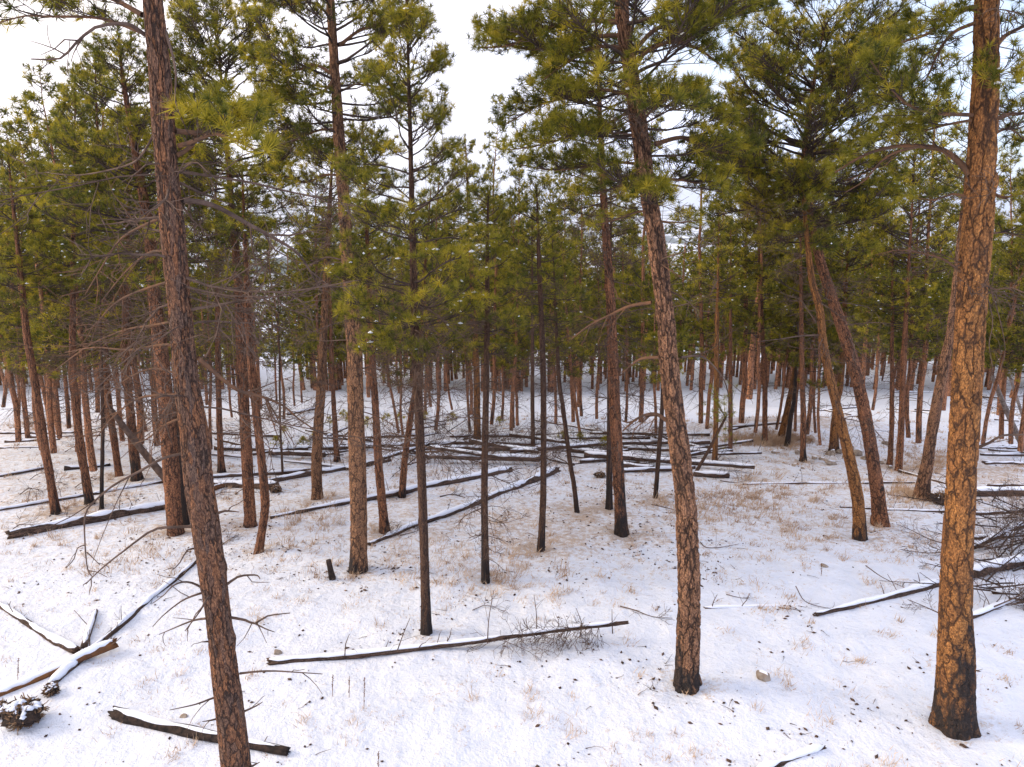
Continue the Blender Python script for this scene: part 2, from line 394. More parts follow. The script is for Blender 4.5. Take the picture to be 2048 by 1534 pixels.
# ------------------------------------------------------------------ trunks
def smooth_path(P, step):
    """Catmull-Rom through P, resampled about every step metres; returns points and the arc length"""
    P = np.asarray(P, float)
    Q = np.vstack([2 * P[0] - P[1], P, 2 * P[-1] - P[-2]])
    out = []
    for i in range(1, len(Q) - 2):
        m = max(2, int(np.linalg.norm(Q[i + 1] - Q[i]) / step))
        t = np.linspace(0, 1, m, endpoint=False)[:, None]
        a, b, c, d = Q[i - 1], Q[i], Q[i + 1], Q[i + 2]
        out.append(0.5 * (2 * b + (c - a) * t + (2 * a - 5 * b + 4 * c - d) * t ** 2 + (3 * b - a - 3 * c + d) * t ** 3))
    out.append(P[-1:])
    S = np.concatenate(out)
    return S, np.concatenate([[0], np.cumsum(np.linalg.norm(np.diff(S, axis=0), axis=1))])
def trunk_mesh(P, rad, material, k, char=0.0, flare=0.35, seed=0, cap=False, origin=(0, 0, 0), knots=0):
    """P (n,3) path, rad (n,) radii"""
    n = len(P)
    s = np.concatenate([[0], np.cumsum(np.linalg.norm(np.diff(P, axis=0), axis=1))])
    T = nrm(np.gradient(P, axis=0))
    ref = np.array([0.0, 1.0, 0.0]) if abs(T[0][1]) < 0.9 else np.array([1.0, 0, 0])
    U = nrm(np.cross(T, np.broadcast_to(ref, T.shape))); V2 = np.cross(T, U)
    a = np.arange(k) * 2 * math.pi / k
    g = np.random.default_rng(seed)
    A, S = np.meshgrid(a, s)
    irr = 1 + 0.045 * np.sin(2 * A + S * 0.9 + g.uniform(0, 6)) + 0.03 * np.sin(3 * A - S * 1.7 + g.uniform(0, 6)) + 0.05 * (vnoise(A / 6.283 * 8 + 3, S * 2.2 + g.uniform(0, 50), 4) - 0.5) * (k > 12)
    fl = 1 + flare * 1.25 * np.exp(-S / 0.20) * (1 + 0.55 * np.sin(4 * A + g.uniform(0, 6)) + 0.3 * np.sin(7 * A + g.uniform(0, 6)))
    for _ in range(knots):
        ka, ks = g.uniform(0, 6.28), g.uniform(0.8, s[-1] * 0.8)
        da = np.minimum(np.abs(A - ka), 6.283 - np.abs(A - ka))
        irr = irr + 0.22 * np.exp(-(da / 0.35) ** 2 - ((S - ks) / 0.07) ** 2)
    RR = rad[:, None] * irr * fl * (0.95 if k > 12 else 1.0)
    V = P[:, None, :] + (U[:, None, :] * np.cos(a)[None, :, None] + V2[:, None, :] * np.sin(a)[None, :, None]) * RR[..., None]
    idx = np.arange(n * k).reshape(n, k)
    a0, a1 = idx[:-1], idx[1:]
    Q = np.stack([a0, np.roll(a0, -1, 1), np.roll(a1, -1, 1), a1], -1).reshape(-1, 4)
    Rb = 0.16
    off = g.uniform(0, 40, 3)
    bk = np.stack([np.cos(A) * Rb + off[0], np.sin(A) * Rb + off[1], S * 0.27 + off[2]], -1).reshape(-1, 3)
    cq = (S / (char * (1 + 0.55 * np.cos(A - g.uniform(0, 6.28)))) if char > 0 else S * 0 + 3).reshape(-1)
    if cap and k > 12 and flare == 0:
        for e in (0, 1, -2, -1): V[e] += T[e][None] * (g.uniform(-1.1, 1.1, k) * rad[e])[:, None] * 0.8
    V = V.reshape(-1, 3); faces = [Q]
    if cap:
        c0, c1 = len(V), len(V) + 1
        V = np.vstack([V, P[0] - T[0] * rad[0] * 0.2, P[-1] + T[-1] * rad[-1] * 0.3]); bk = np.vstack([bk, bk[0], bk[-1]]); cq = np.append(cq, [cq[0], cq[-1]])
        i = np.arange(k)
        faces.append(np.concatenate([np.stack([idx[0][(i + 1) % k], idx[0][i], np.full(k, c0)], -1), np.stack([idx[-1][i], idx[-1][(i + 1) % k], np.full(k, c1)], -1)]))
    return mesh_of('trunk', V - np.asarray(origin), faces, [material], attrs={'bk': bk, 'cq': np.clip(cq, 0, 3)})

# ------------------------------------------------------------------ branches and crowns
UPV = np.array([0, 0, 1.0])
def bend_path(P0, d, L, n, rise, jit=0.08, g=rng):
    """n points from P0; the direction turns up (rise>0) or down along the way"""
    P = [np.asarray(P0, float)]; d = nrm(d)
    for i in range(n - 1):
        P.append(P[-1] + d * (L / (n - 1)))
        d = nrm(d + UPV * rise / (n - 1) + g.normal(size=3) * jit)
    return np.array(P)
class Crown:
    def __init__(s): s.wood = Wood(); s.C = []; s.A = []; s.S = []; s.t = []
    def tuft(s, c, a, size, t): s.C.append(c); s.A.append(a); s.S.append(size); s.t.append(t)
    def limb(s, P, r0, dens=1.0, fs=0.35, size=0.15, wood=True, lat=0.42, bias=0.0):
        """foliage along a limb path"""
        g = rng
        n = len(P); L = float(np.sum(np.linalg.norm(np.diff(P, axis=0), axis=1)))
        if wood: s.wood.add(P, r0, max(0.003, r0 * 0.18), 4)
        m = max(3, int(dens * (4 + L * 12)))
        tb = g.uniform(0, 1)
        for j in range(m):
            f = fs + (1 - fs) * ((j + g.uniform(0, 1)) / m)
            q = f * (n - 1); i = min(int(q), n - 2); p = P[i] + (P[i + 1] - P[i]) * (q - i); d = nrm(P[i + 1] - P[i])
            side = nrm(np.cross(d, UPV) + 1e-6) * (1 if j % 2 else -1)
            dd = nrm(d * g.uniform(0.5, 1.1) + side * g.uniform(0.35, 1.1) + UPV * g.uniform(-0.15, 0.55))
            l = (L * lat * (1.12 - f) + 0.10) * g.uniform(0.6, 1.15)
            Q = bend_path(p, dd, l, 3, 0.7, 0.22)
            if wood or l > 0.2: s.wood.add(Q, max(0.0045, r0 * 0.32), 0.0035, 3)
            ax = nrm(Q[2] - Q[1] + UPV * 0.25)
            tt = np.clip(g.normal(0.42 + bias + 0.4 * (tb - 0.5), 0.28), 0, 1)
            s.tuft(Q[2], ax, size * g.uniform(0.8, 1.15), tt)
            if l > 0.22:
                for f2 in ((0.55,) if l < 0.4 else (0.4, 0.7)):
                    s3 = nrm(np.cross(dd, g.normal(size=3)))
                    q2 = Q[1] * (1 - f2) + Q[2] * f2 if f2 > 0.5 else Q[0] * 0.3 + Q[1] * 0.7
                    e = q2 + (s3 * 0.6 + dd * 0.6 + UPV * 0.3) * g.uniform(0.08, 0.16)
                    s.wood.add(np.array([q2, (q2 + e) / 2, e]), 0.004, 0.0035, 3)
                    s.tuft(e, nrm(e - q2 + UPV * 0.02), size * g.uniform(0.75, 1.05), np.clip(tt + g.normal(0, 0.12), 0, 1))
        s.tuft(P[-1], nrm(P[-1] - P[-2]), size, np.clip(g.normal(0.5 + bias, 0.2), 0, 1))
    def build(s, parent, origin, nn=30, w=0.006, snow=0.05, sname='snow'):
        C, A, S, t = np.array(s.C), np.array(s.A), np.array(s.S), np.array(s.t)
        V1, Q1 = s.wood.arrays(); V2, T2 = needles(C, A, S, nn, w)
        off = len(V1)
        V = np.vstack([V1, V2]) - np.asarray(origin)
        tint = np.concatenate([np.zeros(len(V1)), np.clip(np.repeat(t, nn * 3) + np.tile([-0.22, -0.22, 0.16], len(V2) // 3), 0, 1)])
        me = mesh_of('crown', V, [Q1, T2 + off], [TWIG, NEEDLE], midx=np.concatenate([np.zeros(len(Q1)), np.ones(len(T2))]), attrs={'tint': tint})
        c = add('crown', me, parent)
        if snow > 0:
            k = rng.uniform(size=len(C)) < snow
            if k.sum() > 3:
                SV, SF = snow_blobs(C[k] + np.array([0, 0, 0.03]), rng.uniform(0.02, 0.05, k.sum()))
                so = add(sname, mesh_of(sname, SV - np.asarray(origin), [SF], [SNOW]), c); so['kind'] = 'stuff'
        return c
PROFILES = {
    'cone': lambda t: ((1 - t) ** 0.8 + 0.07) * (0.55 + 0.45 * min(1, t / 0.12)),
    'round': lambda t: math.sqrt(max(0.02, 1 - (2 * t - 0.9) ** 2 / 1.25)),
    'flat': lambda t: (1 - t ** 2.2) * (0.6 + 0.4 * min(1, t / 0.25)),
}
def grow_crown(cr, axis, s_arc, s0, s1, Lmax, prof, dens=1.0, size=0.15, wh=0.36, openness=0.25, bd=1.0, bias=0.0, droop=0.0, sl=1e9):
    g = rng
    def at(q): return np.array([np.interp(q, s_arc, axis[:, i]) for i in range(3)])
    s = s0
    while s < s1 - 0.15:
        t = (s - s0) / (s1 - s0)
        L0 = Lmax * PROFILES[prof](t)
        nb = 4 + int(g.uniform(0, 2.6))
        a0 = g.uniform(0, 6.28)
        for j in range(int(nb * dens + g.uniform(0, 1))):
            if g.uniform() < openness * 0.5: continue
            a = a0 + j * 6.283 / nb + g.uniform(-0.5, 0.5)
            L = max(0.30, L0 * g.uniform(1 - 1.2 * openness, 1.08))
            el = -0.15 + 0.75 * t + g.uniform(-0.15, 0.25) - droop * (1 - t)
            d = np.array([math.cos(a) * math.cos(el), math.sin(a) * math.cos(el), math.sin(el)])
            P = bend_path(at(s + g.uniform(-0.15, 0.15)), d, L, 7, 0.5, 0.13)
            cr.limb(P, 0.006 + 0.011 * L, dens=bd, fs=0.25 if L < 0.8 else 0.38, size=size, bias=bias)
        s += wh * g.uniform(0.6, 1.3)
    top = at(s1)
    cr.tuft(top, UPV, size, 0.5 + bias)
    for _ in range(5): cr.tuft(top - UPV * rng.uniform(0.02, 0.25), nrm(np.array([rng.normal(), rng.normal(), 1.4])), size, 0.5 + bias)
def dead_branch(W_, P0, d, L, r0, lev=2, droop=-0.35, g=rng, kinks=0.16, n=7, fork=1.0):
    P = bend_path(P0, d, L, n, droop, kinks, g)
    W_.add(P, r0, max(0.0022, r0 * 0.25), 5 if r0 > 0.01 else 3)
    twigs_on(W_, P, r0, lev, fork, g)
    return P
def twigs_on(W_, P, r0, lev=2, fork=1.0, g=rng):
    n = len(P); L = float(np.sum(np.linalg.norm(np.diff(P, axis=0), axis=1)))
    if lev <= 0 or L < 0.08: return
    for j in range(int(fork * (2.5 + L * 6))):
        f = g.uniform(0.15, 0.97); q = f * (n - 1); i = min(int(q), n - 2)
        p = P[i] + (P[i + 1] - P[i]) * (q - i); dd = nrm(P[i + 1] - P[i])
        side = nrm(np.cross(dd, g.normal(size=3)))
        d2 = nrm(dd * g.uniform(0.4, 1.0) + side * g.uniform(0.5, 1.0) + UPV * g.uniform(-0.35, 0.3))
        l = L * (1.1 - f) * g.uniform(0.25, 0.65) + 0.08
        Q = bend_path(p, d2, l, 4, g.uniform(-0.5, 0.5), 0.22, g)
        W_.add(Q, max(0.003, r0 * 0.45), 0.0022, 3)
        if lev > 1 and l > 0.14: twigs_on(W_, Q, r0 * 0.45, lev - 1, fork * 0.8, g)

# ------------------------------------------------------------------ measured trees
# path: (px, py, width px) from the foot up; top: pixel of the tip; cb: pixel row of the crown base; hw: crown half width in px at the widest
def tree(label, path, top, cb, hw, prof='cone', bark=None, char=0.0, dens=1.0, bd=1.0, k=None, wh=0.30, size=0.12, nn=None, w=None, openn=0.25,
         dead=8, deadL=0.9, group='pines in the near stand', Y=None, knots=3, snow=0.03, bias=0.0, flare=0.3, limbs=(), droop=0.0, cat='tree', crown=True, deadrow=None, deadtop=None):
    base = gpt(path[0][0], path[0][1])
    if Y is not None:
        base = ppt(path[0][0], path[0][1], Y); base[2] = H(base[0], base[1])
    Y = base[1]
    pts = [base - np.array([0, 0, 0.15])] + [ppt(p[0], p[1], Y) for p in path[1:]] + ([ppt(top[0], top[1], Y)] if top else [])
    rp = [(p[2] / 2 / F) * depth(q) for p, q in zip(path, pts)]
    rp[0] = max(rp[0] / (1 + flare * 0.7), rp[1] * 1.02) if len(rp) > 1 else rp[0] * 0.85
    if top: rp.append(0.012)
    dist = float(np.linalg.norm(base - CAM))
    step = 0.035 if dist < 13 else (0.07 if dist < 19 else 0.2)
    S, arc = smooth_path(pts, step)
    zr = np.array([p[2] for p in pts]); o = np.argsort(zr)
    rad = np.interp(S[:, 2], zr[o], np.array(rp)[o])
    k = k or (80 if dist < 13 else (40 if dist < 19 else 14))
    root = empty('pine_tree', base)
    tag(root, label, cat, group)
    bark = bark or BARK
    add('trunk', trunk_mesh(S, rad, bark, k, char, flare, int(path[0][0]), origin=base, knots=knots, cap=not top), root)
    root['dist'] = dist
    near = dist < 20
    nn = nn or (30 if dist < 13 else (22 if dist < 20 else 13))
    w = w or (0.0065 if dist < 13 else (0.009 if dist < 20 else 0.015))
    zc = ppt(path[0][0], cb, Y)[2] if crown else 1e9
    Lm = hw / F * depth(ppt(path[0][0], cb, Y)) if crown else 0
    if crown:
        s0 = float(np.interp(zc, S[:, 2], arc)); s1 = arc[-1]
        cr = Crown()
        if hw > 0: grow_crown(cr, S, arc, s0, s1, Lm, prof, dens, size, wh, openn, bd, bias, droop)
        for (lp, r, dy, dn) in limbs:
            if dn <= 0: continue
            q = np.array([ppt(x, y, Y + dy * i / max(1, len(lp) - 1)) for i, (x, y) in enumerate(lp)])
            q, _ = smooth_path(q, 0.12)
            cr.limb(q, 0, dens=dn * 2.8, fs=0.2, size=size, wood=False, lat=0.33)
        if cr.C: cr.build(root, base, nn, w, snow)
    for (lp, r, dy, dn) in limbs:                    # every large limb is a part of its own
        q = np.array([ppt(x, y, Y + dy * i / max(1, len(lp) - 1)) for i, (x, y) in enumerate(lp)])
        q, _ = smooth_path(q, 0.06)
        wd = Wood(); wd.add(q, r, max(0.003, r * 0.3), 8)
        if dn <= 0: twigs_on(wd, q, r, 2 if dn < 0 else 1, abs(dn) if dn < 0 else 0.35)
        bo = add('branch' if dn > 0 else 'dead_branch', wd.mesh('branch', LIMB if (dn > 0 or dn < -0.5) else DEAD, base), root)
    if dead:
        wd = Wood(); zl = (ppt(path[0][0], deadrow, Y)[2] if deadrow else base[2] + 0.35 * (min(zc, S[-1, 2]) - base[2]))
        zh = min(zc + 0.8, S[-1, 2]) if deadtop is None else ppt(path[0][0], deadtop, Y)[2]
        for j in range(int(dead * 1.9)):
            z = zl + (zh - zl) * rng.uniform(0, 1) ** 0.7
            a = rng.uniform(0, 6.28); el = rng.uniform(-0.4, 0.35)
            p = np.array([np.interp(z, S[:, 2], S[:, 0]), np.interp(z, S[:, 2], S[:, 1]), z])
            dead_branch(wd, p, (math.cos(a), math.sin(a), el), deadL * rng.uniform(0.3, 1.1), rng.uniform(0.006, 0.013), lev=2 if near else 1, n=6, fork=1.0 if near else 0.7)
        do = add('dead_twigs', wd.mesh('dead_twigs', DEAD, base), root); do['kind'] = 'stuff'
    return root, S, arc, Y
TREES = []
def T_(*a, **k): TREES.append(tree(*a, **k)); return TREES[-1]

# -- the big trunk standing nearest on the left
tA = T_('scaly reddish trunk nearest the camera, cut by the bottom edge, bare dead branches along it',
   [(500, 1790, 82), (472, 1534, 63), (441, 1267, 50), (414, 1067, 53), (398, 967, 57), (388, 867, 55), (373, 767, 47), (358, 600, 46), (345, 450, 49), (331, 300, 46), (320, 150, 46), (306, 0, 43), (285, -300, 34)],
   (275, -900), -60, 300, 'round', BARK_G, 0, dens=0.8, dead=13, deadL=1.4, deadrow=880, deadtop=330, openn=0.4, flare=0.2, knots=9, nn=34, limbs=[
   ([(290, 70), (265, 52), (240, 47), (190, 55), (150, 88), (120, 117), (62, 118)], 0.014, -0.5, -0.45),
   ([(290, 68), (240, 48), (190, 35), (100, 33), (50, 32), (0, 45)], 0.013, 0.3, 0.45),
   ([(285, 30), (230, 0), (170, -20), (110, 10)], 0.018, 0.4, 1.0),
   ([(330, 60), (345, 110), (352, 150), (350, 200), (360, 230)], 0.010, -0.4, 0.0),
   ([(350, 262), (400, 266), (460, 258), (520, 222)], 0.020, 0.5, 1.1),
   ([(358, 292), (390, 282), (430, 268), (480, 285), (510, 300)], 0.016, -0.3, 1.1),
   ([(352, 312), (385, 290), (400, 250), (440, 195)], 0.016, 0.4, 1.2),
   ([(365, 400), (425, 410), (500, 450), (555, 480), (600, 512), (645, 585)], 0.020, 0.8, -0.5),
   ([(362, 345), (375, 330), (395, 325), (415, 345)], 0.008, -0.3, 0.0),
   ([(395, 715), (435, 750), (475, 780), (523, 793), (566, 811), (595, 836), (627, 858)], 0.017, 0.7, -0.65),
   ([(375, 768), (345, 745), (300, 738), (250, 760), (215, 790)], 0.010, 0.6, -0.65),
   ([(365, 690), (320, 690), (260, 700), (190, 695), (130, 705)], 0.012, 0.7, -0.7),
   ([(350, 560), (300, 575), (240, 600), (200, 640), (180, 690)], 0.011, 0.5, -0.7),
   ([(350, 505), (300, 505), (250, 545), (205, 600)], 0.011, 0.9, -0.7),
   ([(340, 430), (290, 450), (240, 480), (200, 540), (170, 590)], 0.012, 0.8, -0.7),
   ([(325, 230), (290, 300), (255, 330), (160, 350), (90, 345)], 0.009, 0.8, -0.2),
   ([(378, 830), (330, 850), (290, 880), (250, 890)], 0.011, 0.5, -0.65),
   ([(375, 790), (320, 790), (270, 800), (220, 840), (190, 880)], 0.011, 0.3, -0.65),
   ([(360, 640), (310, 650), (250, 660), (180, 690), (110, 740)], 0.011, 0.9, -0.7),
   ([(378, 905), (330, 915), (280, 942), (225, 972), (185, 1007), (170, 1032), (170, 1087), (175, 1137), (185, 1154)], 0.011, -0.3, 0.0),
   ([(383, 1053), (315, 1057), (280, 1077), (250, 1100), (215, 1127), (185, 1154), (172, 1168)], 0.012, -0.3, 0.0),
   ([(171, 1090), (155, 1096), (148, 1118), (132, 1136)], 0.005, -0.1, 0.0),
   ([(174, 1105), (185, 1115), (200, 1130)], 0.005, -0.1, 0.0),
   ([(462, 1235), (490, 1240), (510, 1247), (535, 1232), (580, 1226)], 0.012, -0.2, 0.0),
   ([(510, 1247), (530, 1257), (549, 1264)], 0.007, -0.1, 0.0),
   ([(450, 1172), (475, 1154), (500, 1150), (515, 1151), (520, 1158)], 0.011, -0.2, 0.0),
   ([(405, 1176), (385, 1166), (365, 1164), (345, 1172), (328, 1190), (305, 1207)], 0.010, -0.2, 0.0),
   ([(407, 1185), (385, 1192), (360, 1204), (325, 1232), (305, 1254)], 0.010, -0.2, 0.0),
   ([(412, 1237), (390, 1240), (365, 1249), (318, 1269)], 0.010, 0.2, 0.0),
   ([(424, 1187), (412, 1200), (400, 1222), (370, 1262)], 0.012, -0.6, 0.0),
   ([(480, 1347), (515, 1343), (550, 1342), (600, 1345), (645, 1348)], 0.010, -0.2, 0.0),
   ([(438, 1392), (415, 1400), (390, 1409), (340, 1420)], 0.010, -0.2, 0.0),
   ([(490, 1422), (510, 1413), (525, 1404)], 0.009, -0.1, 0.0),
   ([(440, 1436), (420, 1441), (405, 1443)], 0.010, -0.1, 0.0),
   ([(396, 1097), (375, 1100), (360, 1125), (345, 1140)], 0.008, -0.2, 0.0),
   ([(418, 1283), (402, 1284)], 0.008, -0.1, 0.0),
   ([(505, 1532), (520, 1524)], 0.009, -0.1, 0.0),
   ([(432, 1028), (450, 1022), (478, 1024)], 0.012, -0.2, 0.0),
   ])
# -- leaning trunk right of centre
tC = T_('thick buff leaning pine with black scorched foot, in front of the snowy log pile',
   [(1375, 1368, 60), (1378, 1240, 48), (1377, 1150, 46), (1374, 1066, 45), (1370, 994, 44), (1362, 923, 43), (1353, 851, 43), (1344, 779, 42), (1337, 707, 41), (1331, 636, 40), (1312, 480, 38), (1290, 350, 38), (1270, 200, 33), (1248, 60, 29), (1243, 0, 27), (1230, -250, 22)],
   (1225, -800), 360, 270, 'flat', BARK_C, 1.0, dens=1.15, bd=1.5, dead=10, openn=0.2, flare=0.28, knots=4, nn=30, deadrow=640, limbs=[
   ([(1303, 605), (1260, 612), (1220, 630), (1180, 650), (1140, 680)], 0.022, 0.5, -0.8),
   ([(1318, 715), (1280, 718), (1255, 738), (1240, 752)], 0.020, 0.3, -0.6),
   ([(1332, 840), (1312, 828), (1290, 830), (1270, 840), (1245, 862)], 0.026, -0.3, -0.9),
   ([(1362, 715), (1400, 712), (1430, 735), (1452, 770), (1460, 820)], 0.014, 0.5, -0.5),
   ([(1310, 288), (1364, 275), (1404, 290), (1444, 305), (1500, 298)], 0.026, 0.5, 1.3),
   ([(1314, 358), (1364, 360), (1400, 366), (1440, 352)], 0.020, 0.3, 1.2),
   ([(1266, 125), (1304, 97), (1350, 83), (1400, 100), (1440, 130)], 0.026, -0.4, 1.4),
   ([(1262, 110), (1310, 60), (1380, 30), (1450, 30), (1530, 20)], 0.026, 0.6, 1.4),
   ([(1246, 95), (1190, 95), (1130, 128), (1080, 165)], 0.024, -0.3, 1.4),
   ([(1240, 45), (1170, 42), (1100, 55), (1020, 90), (960, 95)], 0.024, 0.5, 1.5),
   ([(1245, 70), (1180, 75), (1100, 95), (1040, 95), (960, 60)], 0.022, 0.9, 1.4),
   ([(1262, 190), (1200, 180), (1140, 195), (1080, 210), (1010, 250)], 0.020, 0.8, 1.4),
   ([(1270, 215), (1210, 250), (1150, 270), (1080, 290), (1020, 300)], 0.018, -0.5, 1.3),
   ([(1290, 330), (1240, 325), (1190, 330), (1110, 340), (1040, 330)], 0.018, 0.7, 1.2),
   ([(1294, 372), (1250, 370), (1200, 385), (1140, 390)], 0.016, 0.3, 0.9),
   ([(1278, 250), (1310, 215), (1350, 190), (1400, 180)], 0.016, -0.6, 1.3),
   ([(1300, 420), (1270, 425), (1230, 440), (1190, 450)], 0.013, 0.3, 0.3),
   ([(1310, 520), (1340, 540), (1370, 560)], 0.010, -0.4, -0.7),
   ([(1306, 440), (1350, 445), (1400, 440)], 0.012, -0.4, 0.2),
   ([(1318, 415), (1300, 400), (1310, 380)], 0.008, -0.8, 1.6),
   ])
# -- the big orange trunk on the right
tR = T_('thickest orange barked pine, black fire scar at its foot, nearest on the right',
   [(1910, 1450, 84), (1910, 1330, 70), (1911, 1200, 62), (1917, 1080, 60), (1924, 950, 58), (1932, 800, 58), (1943, 600, 57), (1956, 450, 56), (1962, 350, 53), (1970, 200, 50), (1973, 50, 46), (1975, -150, 40)],
   (1990, -900), -40, 330, 'round', BARK_O, 1.35, dens=1.1, bd=1.5, dead=12, openn=0.35, flare=0.3, knots=5, nn=34, deadrow=700, limbs=[
   ([(1940, 352), (1922, 328), (1890, 302), (1850, 293), (1800, 292), (1750, 302), (1710, 320), (1670, 345)], 0.032, 0.8, 0.5),
   ([(1840, 293), (1790, 305), (1760, 325), (1730, 360), (1690, 385)], 0.014, 0.5, -0.6),
   ([(1950, 15), (1925, 20), (1890, 45), (1850, 70), (1800, 85)], 0.026, -0.3, 1.1),
   ([(1952, 45), (1905, 66), (1875, 108), (1850, 160), (1800, 200)], 0.018, 0.5, 1.0),
   ([(1945, 230), (1900, 228), (1860, 224), (1810, 205), (1770, 160), (1740, 120)], 0.020, -0.5, 1.0),
   ([(1945, 240), (1890, 250), (1840, 262), (1790, 250)], 0.014, 0.5, 0.8),
   ([(1988, 98), (2010, 72), (2048, 52), (2090, 30)], 0.026, 0.2, 0.8),
   ([(1988, 240), (2020, 228), (2048, 226), (2100, 200)], 0.022, 0.2, 1.0),
   ([(1984, 385), (2010, 396), (2048, 385), (2100, 390)], 0.016, -0.3, 0.9),
   ([(1985, 270), (2020, 258), (2060, 290)], 0.014, 0.4, 1.1),
   ([(1975, 170), (1990, 150), (2010, 175)], 0.012, -0.5, 1.2),
   ([(1938, 395), (1905, 388), (1870, 400), (1830, 395)], 0.014, 0.3, 0.3),
   ([(1922, 545), (1890, 520), (1850, 508), (1800, 500), (1750, 510)], 0.014, 0.5, -0.8),
   ([(1955, 895), (1980, 885), (2004, 871), (2048, 869), (2090, 860)], 0.017, -0.2, -0.4),
   ([(1968, 570), (1985, 640), (1978, 690), (1985, 735), (1978, 770)], 0.006, -0.4, 0.0),
   ([(1975, 560), (2000, 640), (2010, 700), (2000, 740)], 0.006, -0.3, 0.0),
   ([(1970, 470), (2010, 465), (2060, 480)], 0.012, 0.3, 1.0),
   ])
# -- straight trunk left of centre
tM = T_('straight light brown pine with scorched foot, standing beside the upright charred stub',
   [(716, 1138, 46), (717, 1050, 36), (715, 923, 35), (711, 800, 33), (709, 707, 33), (703, 618, 32), (690, 430, 27), (680, 300, 25), (668, 120, 19), (661, 0, 17)],
   (645, -330), 330, 215, 'flat', BARK_M, 0.45, dens=1.15, bd=1.4, dead=22, deadL=1.3, flare=0.25, openn=0.3, knots=4, deadrow=800, limbs=[
   ([(680, 90), (720, 60), (760, 45), (780, 10)], 0.028, -0.4, 1.4),
   ([(668, 150), (630, 130), (590, 140), (540, 130), (500, 110)], 0.028, 0.6, 1.2),
   ([(672, 148), (650, 180), (600, 195), (545, 200), (500, 225)], 0.024, -0.5, 1.2),
   ([(680, 260), (640, 260), (590, 280), (540, 300)], 0.022, 0.6, 1.1),
   ([(690, 352), (650, 350), (610, 365), (560, 350), (520, 350)], 0.022, -0.2, 0.8),
   ([(660, 30), (620, 5), (560, 10), (480, -10)], 0.022, 0.5, 1.3),
   ([(702, 525), (650, 515), (600, 540), (560, 520)], 0.016, 0.3, -0.5),
   ([(712, 740), (740, 735), (770, 745), (800, 760)], 0.014, 0.4, -0.6),
   ([(705, 860), (690, 870), (675, 900)], 0.018, -0.2, -0.4),
   ([(715, 820), (760, 835), (800, 860), (840, 880)], 0.010, 0.4, -0.7)])
# -- young dark trees of the middle
t50 = T_('slender straight dark trunk with a tall dense cone of green, beside the twig covered log',
   [(853, 1260, 27), (850, 1150, 20), (842, 923, 19), (837, 800, 19), (832, 707, 18), (826, 500, 14), (820, 250, 9), (815, 60, 5)],
   (812, -60), 690, 185, 'cone', BARK_Y, 0.8, dens=1.15, bd=1.1, wh=0.28, dead=34, deadL=1.0, flare=0.2, openn=0.15, snow=0.07, nn=30, bias=0.05, deadrow=1000)
t52 = T_('thin black young pine in line with the middle, standing alone on litter specked snow',
   [(971, 1160, 20), (970, 1090, 15), (969, 958, 14), (972, 779, 14), (974, 672, 13), (975, 520, 9)],
   (976, 375), 690, 95, 'cone', BARK_Y, 1.6, dens=1.1, bd=0.9, wh=0.3, dead=44, deadL=0.8, flare=0.15, snow=0.05, bias=-0.05, deadrow=1130)
t53 = T_('thin grey young pine right of the black one, its foot scorched black',
   [(1081, 1098, 18), (1085, 1030, 14), (1087, 958, 14), (1087, 779, 13), (1084, 672, 12), (1078, 520, 9)],
   (1073, 370), 640, 100, 'cone', BARK_Y, 0.5, dens=1.1, bd=0.9, wh=0.32, dead=30, deadL=0.7, flare=0.12, snow=0.05, bias=-0.05, deadrow=1000)
t70 = T_('sturdy pine with deeply scorched fissured bark, at the right end of the log pile',
   [(1244, 1066, 34), (1240, 1000, 25), (1234, 900, 24), (1229, 800, 23), (1225, 700, 22), (1221, 600, 20), (1210, 450, 17), (1203, 300, 13)],
   (1190, 20), 430, 150, 'round', BARK, 1.3, dens=1.0, dead=40, deadL=1.2, flare=0.3, deadrow=900)
T_('dark slim trunk standing just behind the deeply scorched sturdy pine', [(1219, 1014, 17), (1219, 923, 14), (1220, 800, 13)], (1222, 330), 560, 90, 'cone', BARK_Y, 1.0, dead=10)
T_('thin dark trunk leaning left, between the grey young pine and the scorched sturdy pine',
   [(1155, 1021, 12), (1148, 970, 10), (1140, 923, 10), (1126, 815, 10), (1117, 743, 9)], (1105, 480), 690, 80, 'cone', BARK_Y, 0.6, dead=14)
T_('short thin trunk leaning right, just left of the thick buff leaning pine', [(1311, 993, 12), (1316, 930, 10), (1319, 887, 10), (1324, 820, 9)], (1335, 520), 740, 70, 'cone', BARK_Y, 0.4, dead=8)
# -- left group
T_('tall reddish pine half hidden behind the nearest trunk, crown highest of the left group',
   [(350, 1065, 36), (347, 1020, 30), (344, 958, 32), (335, 851, 32), (322, 707, 30), (310, 600, 27), (300, 480, 23), (270, 300, 15), (245, 150, 8)],
   (235, 50), 560, 215, 'cone', BARK, 0, dens=1.15, dead=30, deadL=1.3, flare=0.2, bias=-0.02)
T_('black scorched trunk tight behind the nearest pine trunk', [(372, 1045, 24), (365, 960, 20), (362, 923, 20), (356, 800, 18)], (350, 150), 430, 120, 'cone', BARK_Y, 2.5, dead=8)
T_('leaning left pine at the far left, its foot behind the long snowy log',
   [(111, 1025, 19), (101, 960, 17), (88, 887, 18), (77, 815, 17), (66, 743, 16), (54, 672, 15), (42, 560, 12)], (15, 300), 600, 120, 'cone', BARK, 0.25, dens=1.0, dead=20, deadL=1.1)
T_('scorched pine with a black foot beside the thinnest black dead trunk', [(179, 1005, 20), (172, 958, 17), (160, 887, 17), (150, 790, 16), (145, 700, 15)], (150, 190), 560, 130, 'cone', BARK, 0.9, dens=1.1, dead=24, deadL=1.1)
